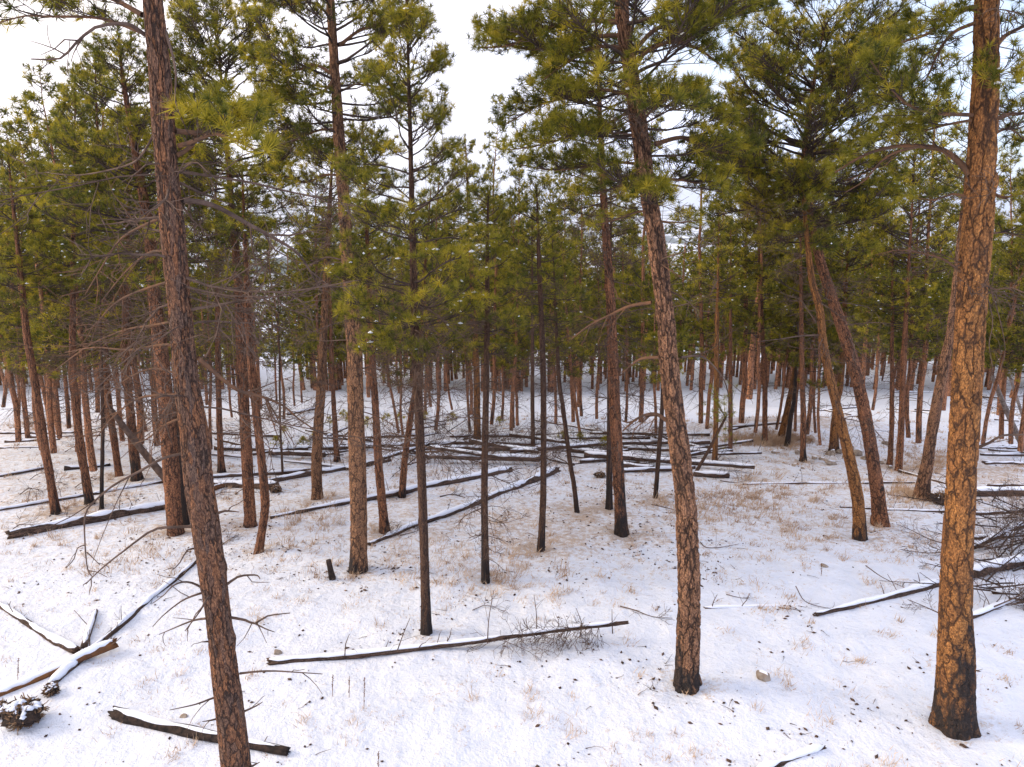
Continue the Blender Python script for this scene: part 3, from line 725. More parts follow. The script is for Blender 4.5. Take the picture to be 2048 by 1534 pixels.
T_('thinnest black bare dead trunk in the left group', [(201, 1014, 10), (204, 940, 8), (206, 851, 8), (204, 780, 7)], (200, 560), 600, 0, 'cone', BARK_Y, 3.0, dead=26, deadL=0.8, crown=False)
T_('brown pine with flared foot, fourth from the left edge behind the long snowy log', [(238, 950, 18), (231, 900, 15), (224, 851, 15), (216, 790, 14), (210, 700, 13)], (190, 110), 560, 150, 'cone', BARK, 0.2, dead=18, deadL=1.2)
T_('brown pine with a wide dark foot left of the leaning dead pole', [(274, 958, 24), (268, 900, 19), (263, 851, 18), (256, 780, 17), (250, 700, 16)], (262, 180), 560, 130, 'cone', BARK, 0.6, dead=18, deadL=1.2)
T_('reddish straight pine just left of the curved thin trunk',
   [(500, 1048, 30), (497, 985, 25), (493, 900, 24), (486, 779, 22), (481, 672, 21), (476, 560, 18), (462, 400, 13)], (432, 30), 460, 185, 'round', BARK, 0.12, dens=1.45, bd=1.3, dead=26, deadL=1.2, bias=0.05)
T_('curved thin trunk bowed to the right, sole bowed pine of the near ones',
   [(514, 1102, 20), (524, 1060, 18), (530, 1012, 19), (527, 960, 18), (521, 900, 17), (512, 820, 17), (504, 743, 16), (497, 650, 14)], (484, 330), 560, 90, 'cone', BARK, 0.15, dens=0.9, dead=30, deadL=1.0)
T_('short pine trunk tilted left between the two nearest left trunks, beyond the tangled log', [(442, 942, 18), (440, 880, 14), (438, 815, 13), (436, 707, 12)], (430, 260), 560, 110, 'cone', BARK, 0.3, dead=14)
T_('light brown pine leaning right, left of the straight light brown pine',
   [(634, 994, 27), (633, 940, 22), (635, 887, 21), (641, 790, 19), (647, 672, 17), (652, 560, 14)], (668, 250), 480, 115, 'cone', BARK_M, 0.15, dens=1.0, dead=14)
T_('brown pine leaning left with black foot, close right of the straight light brown pine',
   [(771, 1062, 25), (764, 1000, 19), (757, 923, 18), (750, 800, 16), (744, 700, 14)], (725, 250), 560, 110, 'cone', BARK, 0.35, dead=16, bias=0.03)
T_('brown trunk leaning right, crossing behind the slender dark cone shaped pine', [(803, 991, 17), (808, 940, 15), (814, 887, 14), (824, 815, 13), (834, 740, 12)], (862, 380), 600, 90, 'cone', BARK, 0.2, dead=12)
T_('broad orange trunk beyond the log pile, widest of those behind it', [(955, 887, 17), (954, 830, 15), (953, 743, 14), (948, 640, 13)], (930, 270), 480, 75, 'cone', BARK_O, 0.5, dead=8)
# -- right group
t88 = T_('tall left leaning pine with a dark knot hole low on its brown trunk',
   [(1763, 1048, 38), (1757, 1000, 29), (1750, 950, 28), (1737, 869, 27), (1715, 761, 25), (1690, 672, 23), (1666, 600, 21), (1640, 520, 19), (1620, 430, 16), (1608, 330, 13), (1622, 200, 9)],
   (1650, 45), 480, 235, 'round', BARK, 0.0, dens=1.5, bd=1.5, dead=22, deadL=1.3, flare=0.2, bias=0.05)
# its knot hole: a raised bark lip round a solid lens coloured black for the shade inside, on the side facing the open snow
kc = ppt(1756, 974, t88[3]); r88 = 14 / F * depth(kc); kc = kc - np.array([0, r88 * 0.93, 0]); wd = Wood()
a_ = np.linspace(0, 6.283, 17)
wd.add(np.stack([kc[0] + np.cos(a_) * r88 * 0.36, kc[1] + 0 * a_ - 0.004 + 0.03 * np.abs(np.cos(a_)), kc[2] + np.sin(a_) * r88 * 0.42], -1), r88 * 0.10, r88 * 0.10, 8)
kh = add('knot_hole', wd.mesh('knot_hole', TWIG, t88[0].location), t88[0])
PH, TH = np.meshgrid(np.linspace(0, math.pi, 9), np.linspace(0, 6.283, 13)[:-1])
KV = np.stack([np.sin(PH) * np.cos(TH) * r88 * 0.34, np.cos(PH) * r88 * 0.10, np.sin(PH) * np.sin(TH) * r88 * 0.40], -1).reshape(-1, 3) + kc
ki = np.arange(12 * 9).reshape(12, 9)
add('hole_shade', mesh_of('hole_shade', KV - np.array(t88[0].location), [np.stack([ki[:, :-1], ki[:, 1:], np.roll(ki, -1, 0)[:, 1:], np.roll(ki, -1, 0)[:, :-1]], -1).reshape(-1, 4)], [CHAR]), kh)
t87 = T_('orange pine leaning left with blackened foot and long bare dead limbs',
   [(1721, 1075, 30), (1718, 1030, 25), (1714, 990, 24), (1701, 923, 23), (1683, 851, 21), (1661, 761, 19), (1647, 690, 17), (1640, 620, 16), (1622, 545, 13)],
   (1600, 330), 470, 90, 'cone', BARK_O, 0.6, dens=0.8, dead=16, deadL=1.4, flare=0.2, limbs=[
   ([(1637, 670), (1600, 672), (1560, 678), (1515, 683)], 0.018, -0.6, -0.3),
   ([(1632, 645), (1615, 620), (1600, 600), (1560, 585)], 0.014, 0.2, -0.4),
   ([(1690, 650), (1720, 647), (1750, 645), (1785, 648)], 0.014, -0.5, -0.3)])
t93 = T_('pale sided pine leaning right, tucked behind the thickest orange pine',
   [(1843, 996, 36), (1848, 960, 26), (1858, 900, 24), (1869, 833, 23), (1889, 727, 20), (1907, 621, 18)], (1940, 250), 420, 110, 'cone', BARK_C, 0.25, dead=10, flare=0.25)
T_('straight brown trunk standing at the right foot of the rocky rise, right one of two', [(1798, 939, 17), (1801, 880, 14), (1804, 815, 13), (1808, 707, 12)], (1830, 310), 640, 125, 'round', BARK, 0.1, dens=1.2, dead=14, bias=0.12)
T_('straight brown trunk standing at the right foot of the rocky rise, left one of two', [(1780, 928, 14), (1782, 880, 11), (1784, 800, 10)], (1785, 420), 660, 80, 'cone', BARK, 0.1, dead=8, bias=0.08)
T_('sturdy trunk with black foot amid the rocks on the rise', [(1607, 921, 16), (1606, 870, 12), (1606, 815, 12), (1604, 707, 11)], (1600, 360), 620, 80, 'cone', BARK, 0.8, dead=10)
T_('trunk leaning strongly right on top of the straw coloured rise', [(1561, 874, 14), (1568, 845, 13), (1576, 810, 12), (1589, 743, 11), (1601, 660, 9)], (1625, 430), 640, 70, 'cone', BARK_O, 0.1, dead=8)
T_('short black burnt trunk beside the strongly leaning one on the rise', [(1574, 890, 12), (1578, 860, 10), (1582, 830, 9), (1590, 780, 8)], (1600, 560), 680, 60, 'cone', BARK_Y, 2.5, dead=6)
T_('straight dark footed pine crowning the straw coloured rise', [(1531, 885, 15), (1530, 840, 12), (1529, 743, 11), (1522, 620, 9)], (1512, 330), 560, 85, 'cone', BARK, 0.35, dead=8)
T_('slim orange trunk on the left edge of the straw coloured rise', [(1430, 921, 13), (1431, 870, 11), (1432, 815, 11), (1434, 690, 10)], (1438, 420), 620, 80, 'cone', BARK_O, 0.15, dead=10)
T_('slim straight trunk with straw round its foot, left of the rise', [(1461, 903, 11), (1461, 860, 9), (1461, 800, 9), (1461, 690, 8)], (1462, 440), 620, 70, 'cone', BARK, 0.1, dead=8)
T_('wide trunk rising behind the rocks between the two crossing left leaning pines', [(1669, 901, 22), (1669, 860, 16), (1674, 800, 14), (1683, 743, 13)], (1700, 420), 620, 90, 'round', BARK_O, 0.3, dead=10, bias=0.1)
T_('thin grey trunk behind the log pile in line with the grey young pine', [(1066, 903, 11), (1066, 860, 9), (1065, 800, 9), (1065, 700, 8)], (1064, 430), 600, 70, 'cone', BARK_Y, 0.1, dead=10)
T_('thin trunk in the snow left of the leaning light brown pine', [(565, 948, 6), (563, 900, 5), (560, 830, 5), (559, 725, 4)], (556, 560), 680, 40, 'cone', BARK_Y, 0.1, dead=14, deadL=0.5)
T_('brown double trunk look pine right of the leaning light brown pine', [(674, 921, 14), (671, 870, 12), (668, 815, 11), (663, 707, 10)], (655, 400), 580, 80, 'cone', BARK, 0.2, dead=8)

# -- further measured trunks: foot, width, a second point up the trunk
MID = [(41, 903, 11, 24, 797), (57, 901, 10, 46, 800), (38, 845, 6, 34, 790), (5, 835, 7, 9, 786), (106, 874, 8, 91, 790), (86, 922, 7, 78, 830), (107, 930, 12, 92, 800),
    (117, 901, 9, 109, 790), (121, 887, 11, 116, 787), (142, 880, 8, 132, 787), (158, 930, 10, 158, 850), (187, 969, 14, 173, 850), (183, 903, 12, 178, 797), (193, 846, 9, 193, 790),
    (210, 878, 7, 205, 790), (244, 907, 9, 240, 780), (284, 915, 14, 272, 800), (294, 883, 11, 280, 780), (313, 915, 12, 304, 815), (316, 870, 6, 314, 800),
    (425, 919, 6, 425, 780), (466, 845, 5, 464, 780), (523, 837, 9, 518, 775), (568, 854, 6, 560, 760), (591, 822, 4, 590, 750), (606, 819, 4, 604, 750), (556, 822, 4, 552, 760),
    (645, 915, 8, 644, 850), (869, 881, 8, 872, 743), (1020, 880, 8, 1023, 743), (1029, 874, 6, 1029, 780), (982, 874, 8, 984, 779), (1004, 854, 6, 1002, 770), (1036, 863, 6, 1036, 770),
    (943, 883, 5, 933, 775), (850, 840, 6, 849, 770), (908, 833, 5, 899, 770), (1113, 860, 6, 1112, 770), (1149, 862, 8, 1142, 765), (799, 883, 4, 786, 815), (807, 883, 5, 806, 760),
    (1508, 892, 8, 1509, 780), (1402, 871, 10, 1399, 780), (1411, 876, 8, 1416, 779), (1484, 867, 12, 1487, 760), (1282, 869, 10, 1283, 780), (1162, 883, 6, 1146, 765), (1166, 852, 7, 1165, 760),
    (1192, 850, 6, 1191, 770), (1613, 897, 9, 1615, 780), (1642, 906, 6, 1639, 780), (1634, 885, 5, 1631, 800), (1820, 899, 9, 1822, 745), (1841, 915, 11, 1845, 745), (2000, 897, 9, 2001, 780),
    (2021, 909, 9, 2038, 790), (1963, 913, 8, 1991, 803), (2037, 922, 10, 2046, 840), (1549, 880, 5, 1562, 780), (1590, 882, 5, 1600, 780), (1252, 860, 6, 1250, 770), (1310, 880, 6, 1308, 800)]

build_ground()
# ------------------------------------------------------------------ the stand behind: a few kinds of tree, copied one by one
def archetype(h, r, cb, hw, prof, bark, seed, dead, bias, char, dens=1.0):
    root = empty('pine_tree', (0, 0, 0)); g = np.random.default_rng(seed)
    n = 16
    zz = np.linspace(-0.2, h, n); off = np.cumsum(g.normal(0, 0.035, (n, 2)), axis=0); off -= off[0]
    S = np.stack([off[:, 0], off[:, 1], zz], -1); arc = zz + 0.2
    rad = r * np.clip(1 - 0.95 * (zz / h) ** 1.3, 0.04, 1)
    parts = [add('trunk', trunk_mesh(S, rad, bark, 9, char, 0.3, seed), root)]
    cr = Crown()
    grow_crown(cr, S, arc, cb * h, h + 0.2, hw, prof, dens, 0.16, 0.40, 0.38, 0.58, bias)
    parts.append(cr.build(root, (0, 0, 0), 11, 0.022, 0.025))
    wd = Wood()
    for j in range(dead):
        z = h * g.uniform(0.14, cb + 0.1); a = g.uniform(0, 6.28)
        dead_branch(wd, (np.interp(z, zz, S[:, 0]), np.interp(z, zz, S[:, 1]), z), (math.cos(a), math.sin(a), g.uniform(-0.3, 0.3)), g.uniform(0.4, 1.3), 0.010, lev=1, n=5, fork=0.8)
    o = add('dead_twigs', wd.mesh('dead_twigs', DEAD), root); o['kind'] = 'stuff'
    return root
ARC = [(archetype(10, 0.085, 0.32, 1.5, 'cone', BARK_F, 11, 16, 0.0, 0.3), 0.085),
       (archetype(10, 0.10, 0.38, 1.6, 'round', BARK_F, 12, 16, 0.06, 0), 0.10),
       (archetype(10, 0.13, 0.30, 1.9, 'cone', BARK_F, 13, 22, -0.05, 0.5), 0.13),
       (archetype(10, 0.14, 0.36, 2.0, 'round', BARK_F, 14, 22, 0.08, 0.2), 0.14),
       (archetype(10, 0.17, 0.32, 2.1, 'round', BARK_F, 15, 26, 0.0, 0), 0.17),
       (archetype(10, 0.065, 0.30, 1.2, 'cone', BARK_F, 16, 14, -0.05, 0.8), 0.065)]
def zone(px):
    for x, t in ((350, 'left of the nearest scaly trunk'), (600, 'right of the nearest scaly trunk'), (760, 'around the scorched light brown pine'),
                 (970, 'around the slender cone shaped pine'), (1235, 'between thin black and fissured scorched pines'), (1400, 'behind the thick buff leaning pine'),
                 (1700, 'on and beyond the rocky rise'), (1900, 'between the leaning pair and orange pine')):
        if px < x: return t
    return 'right of the thickest orange pine'
ORD = ['first', 'second', 'third', 'fourth', 'fifth', 'sixth', 'seventh', 'eighth', 'ninth', 'tenth', 'eleventh', 'twelfth', 'thirteenth', 'fourteenth', 'fifteenth', 'sixteenth', 'seventeenth', 'eighteenth', 'nineteenth', 'twentieth', 'twenty first', 'twenty second', 'twenty third', 'twenty fourth']
used = set()
def copy_tree(i, loc, scale, zrot, lean, label, group, zs=1.0):
    src = ARC[i][0]
    if i not in used: root = src; used.add(i)
    else:
        root = src.copy(); sc.collection.objects.link(root)
        for ch in src.children:
            c = ch.copy(); sc.collection.objects.link(c); c.parent = root
            for g2 in ch.children:
                d = g2.copy(); sc.collection.objects.link(d); d.parent = c
    root.location = loc; root.scale = (scale, scale, scale * zs)
    m = Vector((lean[0], lean[1], 1)).normalized().to_track_quat('Z', 'Y')
    from mathutils import Quaternion
    root.rotation_mode = 'QUATERNION'; root.rotation_quaternion = m @ Quaternion((0, 0, 1), zrot)
    tag(root, label, 'tree', group)
    return root
bgp = []
for (x, y, w, x2, y2) in MID:
    rank = sorted(q[0] for q in MID if zone(q[0]) == zone(x)).index(x)
    P = gpt(x, y); P2 = ppt(x2, y2, P[1]); d = P2 - P
    r = w / 2 / F * depth(P)
    h = rng.uniform(9.0, 12.0) * (0.8 if w < 7 else 1.0)
    s = h / 10
    i = int(np.argmin([abs(r / s - a[1]) for a in ARC]))
    sx = float(np.clip(r / ARC[i][1], 0.75, 1.35))
    copy_tree(i, P - np.array([0, 0, 0.1]), sx, rng.uniform(0, 6.28), (d[0] / d[2] * 0.8, 0), 'slim rear pine, ' + ORD[rank] + ' from the left ' + zone(x), 'rear pines ' + zone(x), s / sx)
    bgp.append(P[:2])
hero_xy = [np.array(t[0].location[:2]) for t in TREES]
nb = 0; tries = 0
while nb < 190 and tries < 20000:
    tries += 1
    Y = 26 + 48 * rng.uniform() ** 0.7
    X = rng.uniform(-1, 1) * (0.80 * Y + 1)
    if 7 < X < 14 and Y < 31: continue
    if X < -0.25 * Y and Y < 27: continue
    if any(np.hypot(*(q - (X, Y))) < 1.1 for q in bgp): continue
    P = np.array([X, Y, H(X, Y) - 0.1]); bgp.append(P[:2])
    i = int(rng.choice(6, p=[0.22, 0.2, 0.18, 0.14, 0.08, 0.18]))
    s = rng.uniform(0.8, 1.2) * (1 - 0.25 * smooth(35, 70, Y))
    px = 1024 + F * X / (Y * math.cos(PITCH) + 6 * math.sin(PITCH))
    if px < -60 or px > 2110 or (500 < px < 600 and Y > 34): continue
    copy_tree(i, P, s, rng.uniform(0, 6.28), (rng.normal(-0.02, 0.05), rng.normal(0, 0.04)), 'thin far pine lost in the crowd ' + zone(px), 'far pines ' + zone(px))
    nb += 1

# ------------------------------------------------------------------ far wood: reads as one mass
def far_wood():
    g = np.random.default_rng(5)
    n = 1900
    Y = 38 + 310 * g.uniform(size=n) ** 1.9; X = g.uniform(-1, 1, n) * (0.80 * Y + 6)
    pxx = 1024 + F * X / (Y * math.cos(PITCH) + 8 * math.sin(PITCH))      # two natural openings towards the valley
    X = np.where(((pxx > 505) & (pxx < 600)) | ((pxx > 1330) & (pxx < 1400) & (Y > 60)), X + 0.07 * Y, X)
    Z = H(X, Y); h = g.uniform(5.5, 9.5, n)
    tv = Wood()
    for i in range(n): tv.add([[X[i], Y[i], Z[i] - 0.3], [X[i], Y[i], Z[i] + h[i] * 0.9]], 0.10, 0.03, 5)
    V1, Q1 = tv.arrays()
    m = 125
    t = g.uniform(0, 1, (n, m)) ** 0.9
    hw = g.uniform(1.1, 1.9, n)[:, None] * ((1 - t) ** 0.8 + 0.08)
    a = g.uniform(0, 6.283, (n, m)); rr = np.sqrt(g.uniform(0.1, 1, (n, m))) * hw
    C = np.stack([X[:, None] + np.cos(a) * rr, Y[:, None] + np.sin(a) * rr, Z[:, None] + h[:, None] * (0.30 + 0.70 * t)], -1).reshape(-1, 3)
    A = np.stack([np.cos(a), np.sin(a), np.full_like(a, 0.6)], -1).reshape(-1, 3)
    V2, T2 = needles(C, A, np.full(len(C), 0.30), 6, 0.10, g)
    tint = np.concatenate([np.zeros(len(V1)), np.clip(np.repeat(g.normal(0.35, 0.15, len(C)), 18), 0, 1)])
    bk = np.concatenate([V1 * 0.4, V2 * 0])
    me = mesh_of('far_wood', np.vstack([V1, V2]), [Q1, T2 + len(V1)], [BARK_F, NEEDLE], midx=np.concatenate([np.zeros(len(Q1)), np.ones(len(T2))]), attrs={'tint': tint, 'bk': bk, 'cq': np.full(len(V1) + len(V2), 3.0)})
    tag(add('far_wood', me), 'distant mass of pines falling away down the slope behind the stand', 'forest', kind='stuff')
far_wood()

# ------------------------------------------------------------------ fallen logs
def snow_cap(P, rad, th, origin, seed, cover=1.0):
    n = len(P); k = 8
    T = nrm(np.gradient(P, axis=0)); side = nrm(np.cross(T, UPV)); upn = nrm(np.cross(side, T))
    s = np.concatenate([[0], np.cumsum(np.linalg.norm(np.diff(P, axis=0), axis=1))])
    nz = vnoise(s * 3.0, s * 0 + seed, 8); n2 = vnoise(s * 9.0, s * 0 + seed, 9)
    ends = np.clip(np.minimum(s, s[-1] - s) / 0.12, 0, 1)
    amt = np.clip(cover * 1.15 - 0.95 * (1 - nz) ** 2 - 0.35 * n2, 0.02, 1) * ends * smooth(0.10, 0.30, nz)
    ph = np.linspace(-1, 1, k)
    half = np.radians(60) * (0.2 + 0.8 * amt) * (0.8 + 0.4 * n2)
    ang = ph[None, :] * half[:, None] + (n2[:, None] - 0.5) * 0.2
    t2 = (th * 0.8 * (0.4 + 0.6 * nz + 0.3 * n2) * amt)[:, None] * np.sqrt(np.clip(1 - ph ** 2, 0, 1))[None]
    rr = rad[:, None] * 0.97 + t2
    V = P[:, None, :] + side[:, None, :] * (np.sin(ang) * rr)[..., None] + upn[:, None, :] * (np.cos(ang) * rr)[..., None]
    Vb = P[:, None, :] + side[:, None, :] * (np.sin(ang[:, [0, -1]]) * rad[:, None] * 0.8)[..., None] + upn[:, None, :] * (np.cos(ang[:, [0, -1]]) * rad[:, None] * 0.8)[..., None]
    V = np.concatenate([Vb[:, :1], V, Vb[:, 1:]], 1); kk = k + 2
    idx = np.arange(n * kk).reshape(n, kk)
    Q = np.stack([idx[:-1, :-1], idx[1:, :-1], idx[1:, 1:], idx[:-1, 1:]], -1).reshape(-1, 4)
    return mesh_of('snow', V.reshape(-1, 3) - np.asarray(origin), [Q], [SNOW])
def log(label, pts, w0, w1, snow=0.03, bark=None, group='fallen logs', sink=0.35, stubs=0, cover=1.0, lift=0.0, twigs=0, seed=None, brush=0, stublen=0.35, updown=1.0, rlift=None):
    """pts: pixel path on the ground, w0/w1 diameters in px at the two ends"""
    seed = seed or int(pts[0][0] * 7 + pts[0][1])
    g = np.random.default_rng(seed)
    G = [gpt(p[0], p[1]) for p in pts]
    r0 = w0 / 2 / F * depth(G[0]); r1 = w1 / 2 / F * depth(G[-1])
    for i in range(1, len(G) - 1):
        fr = np.linalg.norm(G[i][:2] - G[0][:2]) / np.linalg.norm(G[-1][:2] - G[0][:2])
        G[i] = 0.2 * G[i] + 0.8 * (G[0] + (G[-1] - G[0]) * fr)
        G[i][2] = max(G[i][2], H(G[i][0], G[i][1]) - 0.02)
    ctl = [q + np.array([0, 0, r0 * (1 - 2 * sink) + (rlift[i] if rlift else lift)]) for i, q in enumerate(G)]
    S, arc = smooth_path(ctl, 0.06 if G[0][1] < 14 else 0.15)
    S[:, 2] += 0.008 * np.sin(arc * 2.3 + seed) * min(1, arc[-1]); S[:, 0] += 0.008 * np.sin(arc * 1.7 + seed * 2)
    rad = np.interp(arc, [0, arc[-1]], [r0, r1])
    rad = rad * (1 + 0.28 * (vnoise(arc * 3.5, arc * 0 + seed, 2) - 0.5))
    org = S[0].copy(); root = empty('fallen_log', org); tag(root, label, 'log', group)
    bark = bark or BARK_D
    add('log_trunk', trunk_mesh(S, rad, bark, 28 if G[0][1] < 14 else 12, 0, 0, seed, True, org), root).data.name = 'log_trunk'
    if snow > 0: add('snow', snow_cap(S, rad, snow, org, seed, cover), root)['kind'] = 'stuff'
    for j in range(stubs):
        q = g.uniform(0.08, 0.98) * arc[-1]; p = np.array([np.interp(q, arc, S[:, i]) for i in range(3)])
        T = nrm(S[-1] - S[0]); a = g.uniform(-1.3, 1.3); side = nrm(np.cross(T, UPV))
        d = side * math.sin(a) + UPV * math.cos(a) * updown + T * g.uniform(0.0, 0.5)
        wd = Wood(); L = stublen * g.uniform(0.3, 1.4)
        P = bend_path(p, d, L, 5, 0.3, 0.12, g); wd.add(P, g.uniform(0.006, 0.011), 0.004, 5)
        if twigs: twigs_on(wd, P, 0.006, twigs, 0.8, g)
        add('dead_branch', wd.mesh('dead_branch', DEAD, org), root)
    if brush:
        wd = Wood(); T = nrm(S[-1] - S[0]); side = nrm(np.cross(T, UPV))
        for j in range(brush):
            q = g.uniform(0.2, 1.0) * arc[-1]; p = np.array([np.interp(q, arc, S[:, i]) for i in range(3)])
            a = g.uniform(-1.6, 1.6)
            d = side * math.sin(a) + UPV * (0.1 + 0.8 * abs(math.cos(a))) + T * g.uniform(0.1, 0.9)
            dead_branch(wd, p, d, g.uniform(0.4, 1.2), g.uniform(0.006, 0.011), 2, -0.3, g, 0.14, 7, 1.0)
        add('dead_twigs', wd.mesh('dead_twigs', DEAD, org), root)['kind'] = 'stuff'
    return root, S, arc, org
# foreground
r_, S_, arc_, og = log('thin twiggy log lying across the foreground snow right of the nearest trunk', [(540, 1327), (620, 1325), (700, 1320), (860, 1308), (1060, 1287), (1255, 1271)], 17, 9, 0.022, stubs=9, stublen=0.2, sink=0.25,
                       rlift=[0, 0, 0, 0.03, 0.12, 0.2])
for (x, y, x2, y2) in ((690, 1318, 699, 1268), (795, 1305, 820, 1236), (892, 1290, 903, 1256), (975, 1290, 988, 1180), (1073, 1275, 1068, 1190), (1160, 1275, 1152, 1216), (1225, 1270, 1224, 1218), (1130, 1280, 1135, 1248), (838, 1300, 852, 1285)):
    b = gpt(x, y + 4); b[2] += 0.06; t = ppt(x2, y2, b[1] - 0.05)
    P, _ = smooth_path([b, (b + t) / 2 + rng.normal(0, 0.02, 3), t], 0.08)
    wd = Wood(); wd.add(P, 0.009, 0.004, 5); twigs_on(wd, P, 0.006, 1, 0.35)
    add('dead_branch', wd.mesh('dead_branch', DEAD, og), r_)
wd = Wood()
for j in range(30):                                    # the fan of twigs hanging to the snow under its far end
    q = arc_[-1] * rng.uniform(0.62, 0.97); p = np.array([np.interp(q, arc_, S_[:, i]) for i in range(3)])
    dead_branch(wd, p, (rng.uniform(-0.9, 0.5), rng.uniform(-1.0, -0.2), rng.uniform(-0.1, 0.35)), rng.uniform(0.25, 0.75), 0.006, 2, -0.5, n=6)
ztest = wd.mesh('dead_twigs', DEAD, og); add('dead_twigs', ztest, r_)['kind'] = 'stuff'
log('charred broken log with ragged black edge, bottom left in front of the nearest trunk', [(228, 1430), (300, 1462), (380, 1487), (450, 1497), (575, 1508)], 27, 20, 0.03, CHAR, stubs=9, stublen=0.10, cover=0.72, sink=0.3)
log('short bark bare log crossing over the long snowed one at the left edge', [(-10, 1395), (60, 1366), (115, 1345), (170, 1322), (230, 1303)], 14, 20, 0.035, RUST, stubs=2, sink=0.2, rlift=[0, 0, 0.02, 0.07, 0.1])
log('dark log descending from the left edge to the crossing of the foreground logs', [(-15, 1205), (40, 1252), (95, 1290), (155, 1305)], 11, 18, 0.03, BARK_D, stubs=3, sink=0.2)
log('long log under smooth snow, running from the left foreground towards the nearest trunk', [(100, 1376), (150, 1330), (215, 1277), (280, 1227), (345, 1172), (392, 1125)], 19, 9, 0.06, BARK_D, stubs=5, sink=0.35, stublen=0.25, twigs=1)
log('short snow covered branch log touching the long snowed log from behind', [(170, 1294), (182, 1262), (192, 1222)], 12, 8, 0.035, DEAD, stubs=1)
# left middle
log('thick snow topped log lying behind the nearest trunk at the left', [(20, 1077), (110, 1058), (230, 1035), (345, 1013), (400, 1004)], 22, 19, 0.045, BARK_D, stubs=9, sink=0.15, stublen=0.35, twigs=1)
log('orange barked log resting beyond the thick snow topped one', [(330, 1018), (400, 985), (475, 968)], 16, 12, 0.035, RUST, stubs=4, sink=0.1)
log('slim snowed log running from the left edge to the curved trunk', [(-20, 1024), (80, 1010), (185, 992), (295, 968), (400, 955)], 10, 9, 0.04, BARK_D, stubs=6, twigs=1)
log('dark ended log beside the reddish straight pine', [(420, 972), (480, 972), (555, 978)], 15, 20, 0.045, BARK_D, stubs=3, sink=0.15)
log('long snowed log passing right behind the leaning light brown pine', [(500, 972), (600, 950), (700, 936), (780, 922)], 13, 12, 0.045, BARK_D, stubs=3)
log('slim log parallel to and behind the long snowed one', [(390, 958), (500, 952), (640, 940)], 10, 9, 0.04, BARK_D, stubs=2)
log('long slender log crossing behind the straight light brown pine and the slender cone pine', [(540, 1037), (640, 1020), (740, 1000), (850, 975), (950, 955), (1020, 942)], 8, 17, 0.04, BARK_D, stubs=8, sink=0.2)
log('snow covered log pointing from the middle pines up to the pile', [(738, 1090), (830, 1052), (900, 1035), (960, 1010), (1030, 985), (1112, 942)], 9, 17, 0.06, BARK_D, stubs=7, sink=0.25, twigs=1)
log('short dark ended log at the left edge behind the leaning pine', [(130, 940), (180, 938), (220, 932)], 14, 8, 0.04, CHAR)
log('slim log at the left edge below the first standing trunks', [(-10, 955), (60, 944), (100, 935)], 7, 6, 0.03)
for i, (a, b) in enumerate((((0, 868), (150, 866)), ((10, 885), (120, 880)), ((0, 898), (95, 896)), ((60, 876), (200, 872)))):
    log('one of several thin dark logs strewn beyond the leaning pine at the left edge', [a, b], 6, 5, 0.03, BARK_D, 'thin logs strewn at the left edge', stubs=3, twigs=1)
# the pile in the middle
PG = 'logs heaped in the pile in the middle'
seenl = set()
for (a, b, w0, w1, lf) in (((1169, 920), (1509, 946), 13, 9, 0.1), ((1247, 905), (1420, 913), 9, 8, 0.1), ((1387, 952), (1459, 956), 13, 12, 0), ((1235, 933), (1308, 941), 12, 11, 0), ((1140, 913), (1337, 930), 10, 9, 0.15),
    ((850, 926), (1080, 931), 11, 13, 0.15), ((830, 905), (1080, 908), 9, 9, 0.1), ((850, 890), (1140, 896), 9, 8, 0.05), ((640, 902), (900, 892), 8, 9, 0.05), ((560, 905), (720, 900), 9, 10, 0.05),
    ((430, 900), (640, 905), 10, 9, 0), ((540, 912), (650, 917), 11, 12, 0.05), ((1060, 902), (1330, 888), 9, 8, 0.05), ((1100, 880), (1300, 878), 7, 7, 0), ((1170, 892), (1420, 890), 7, 8, 0.05), ((900, 875), (1090, 872), 6, 7, 0),
    ((1020, 925), (1180, 912), 10, 8, 0.3), ((940, 905), (1075, 930), 8, 8, 0.35), ((760, 938), (860, 905), 8, 6, 0.25), ((1240, 946), (1390, 938), 9, 9, 0), ((1020, 890), (1130, 905), 9, 7, 0.3), ((700, 880), (860, 870), 6, 6, 0),
    ((420, 868), (560, 875), 6, 6, 0), ((575, 835), (640, 822), 5, 6, 0.1), ((1180, 868), (1420, 872), 6, 6, 0), ((860, 915), (980, 935), 8, 8, 0.3)):
    mk_ = min(((600, 'curved thin pine'), (715, 'straight light brown pine'), (835, 'slender cone shaped pine'), (970, 'thin black pine'), (1085, 'thin grey pine'), (1235, 'fissured scorched pine'), (1360, 'thick buff leaning pine')), key=lambda q: abs(q[0] - a[0]))[1]
    row_ = 'far' if a[1] < 886 else ('middle' if a[1] < 912 else 'near')
    PL = 'pile log of the %s row, its %s end by the %s' % (row_, 'thicker' if w0 > w1 else 'thinner', mk_)
    if PL in seenl: PL = PL.replace('pile log', 'slanting pile log' if abs(a[1] - b[1]) > 12 else 'second pile log')
    seenl.add(PL)
    log(PL, [a, ((a[0] + b[0]) / 2, (a[1] + b[1]) / 2 + rng.uniform(-2, 2)), b], w0, w1, 0.05, BARK_D, PG, stubs=3, lift=lf, sink=0.1, brush=3)
for i in range(34):
    x, y = rng.uniform(480, 1480), rng.uniform(862, 944)
    L = rng.uniform(50, 150); sg = rng.choice([-1, 1])
    tilt = rng.uniform(3, 26)
    log('thin crossing pole among those thrown over the long log pile', [(x, y), (x + sg * L, y - tilt)], rng.uniform(4, 7), rng.uniform(3, 5), 0.045, BARK_D, 'thin poles thrown over the pile', stubs=3, twigs=1, seed=i + 300, lift=rng.uniform(0, 0.3), rlift=None)
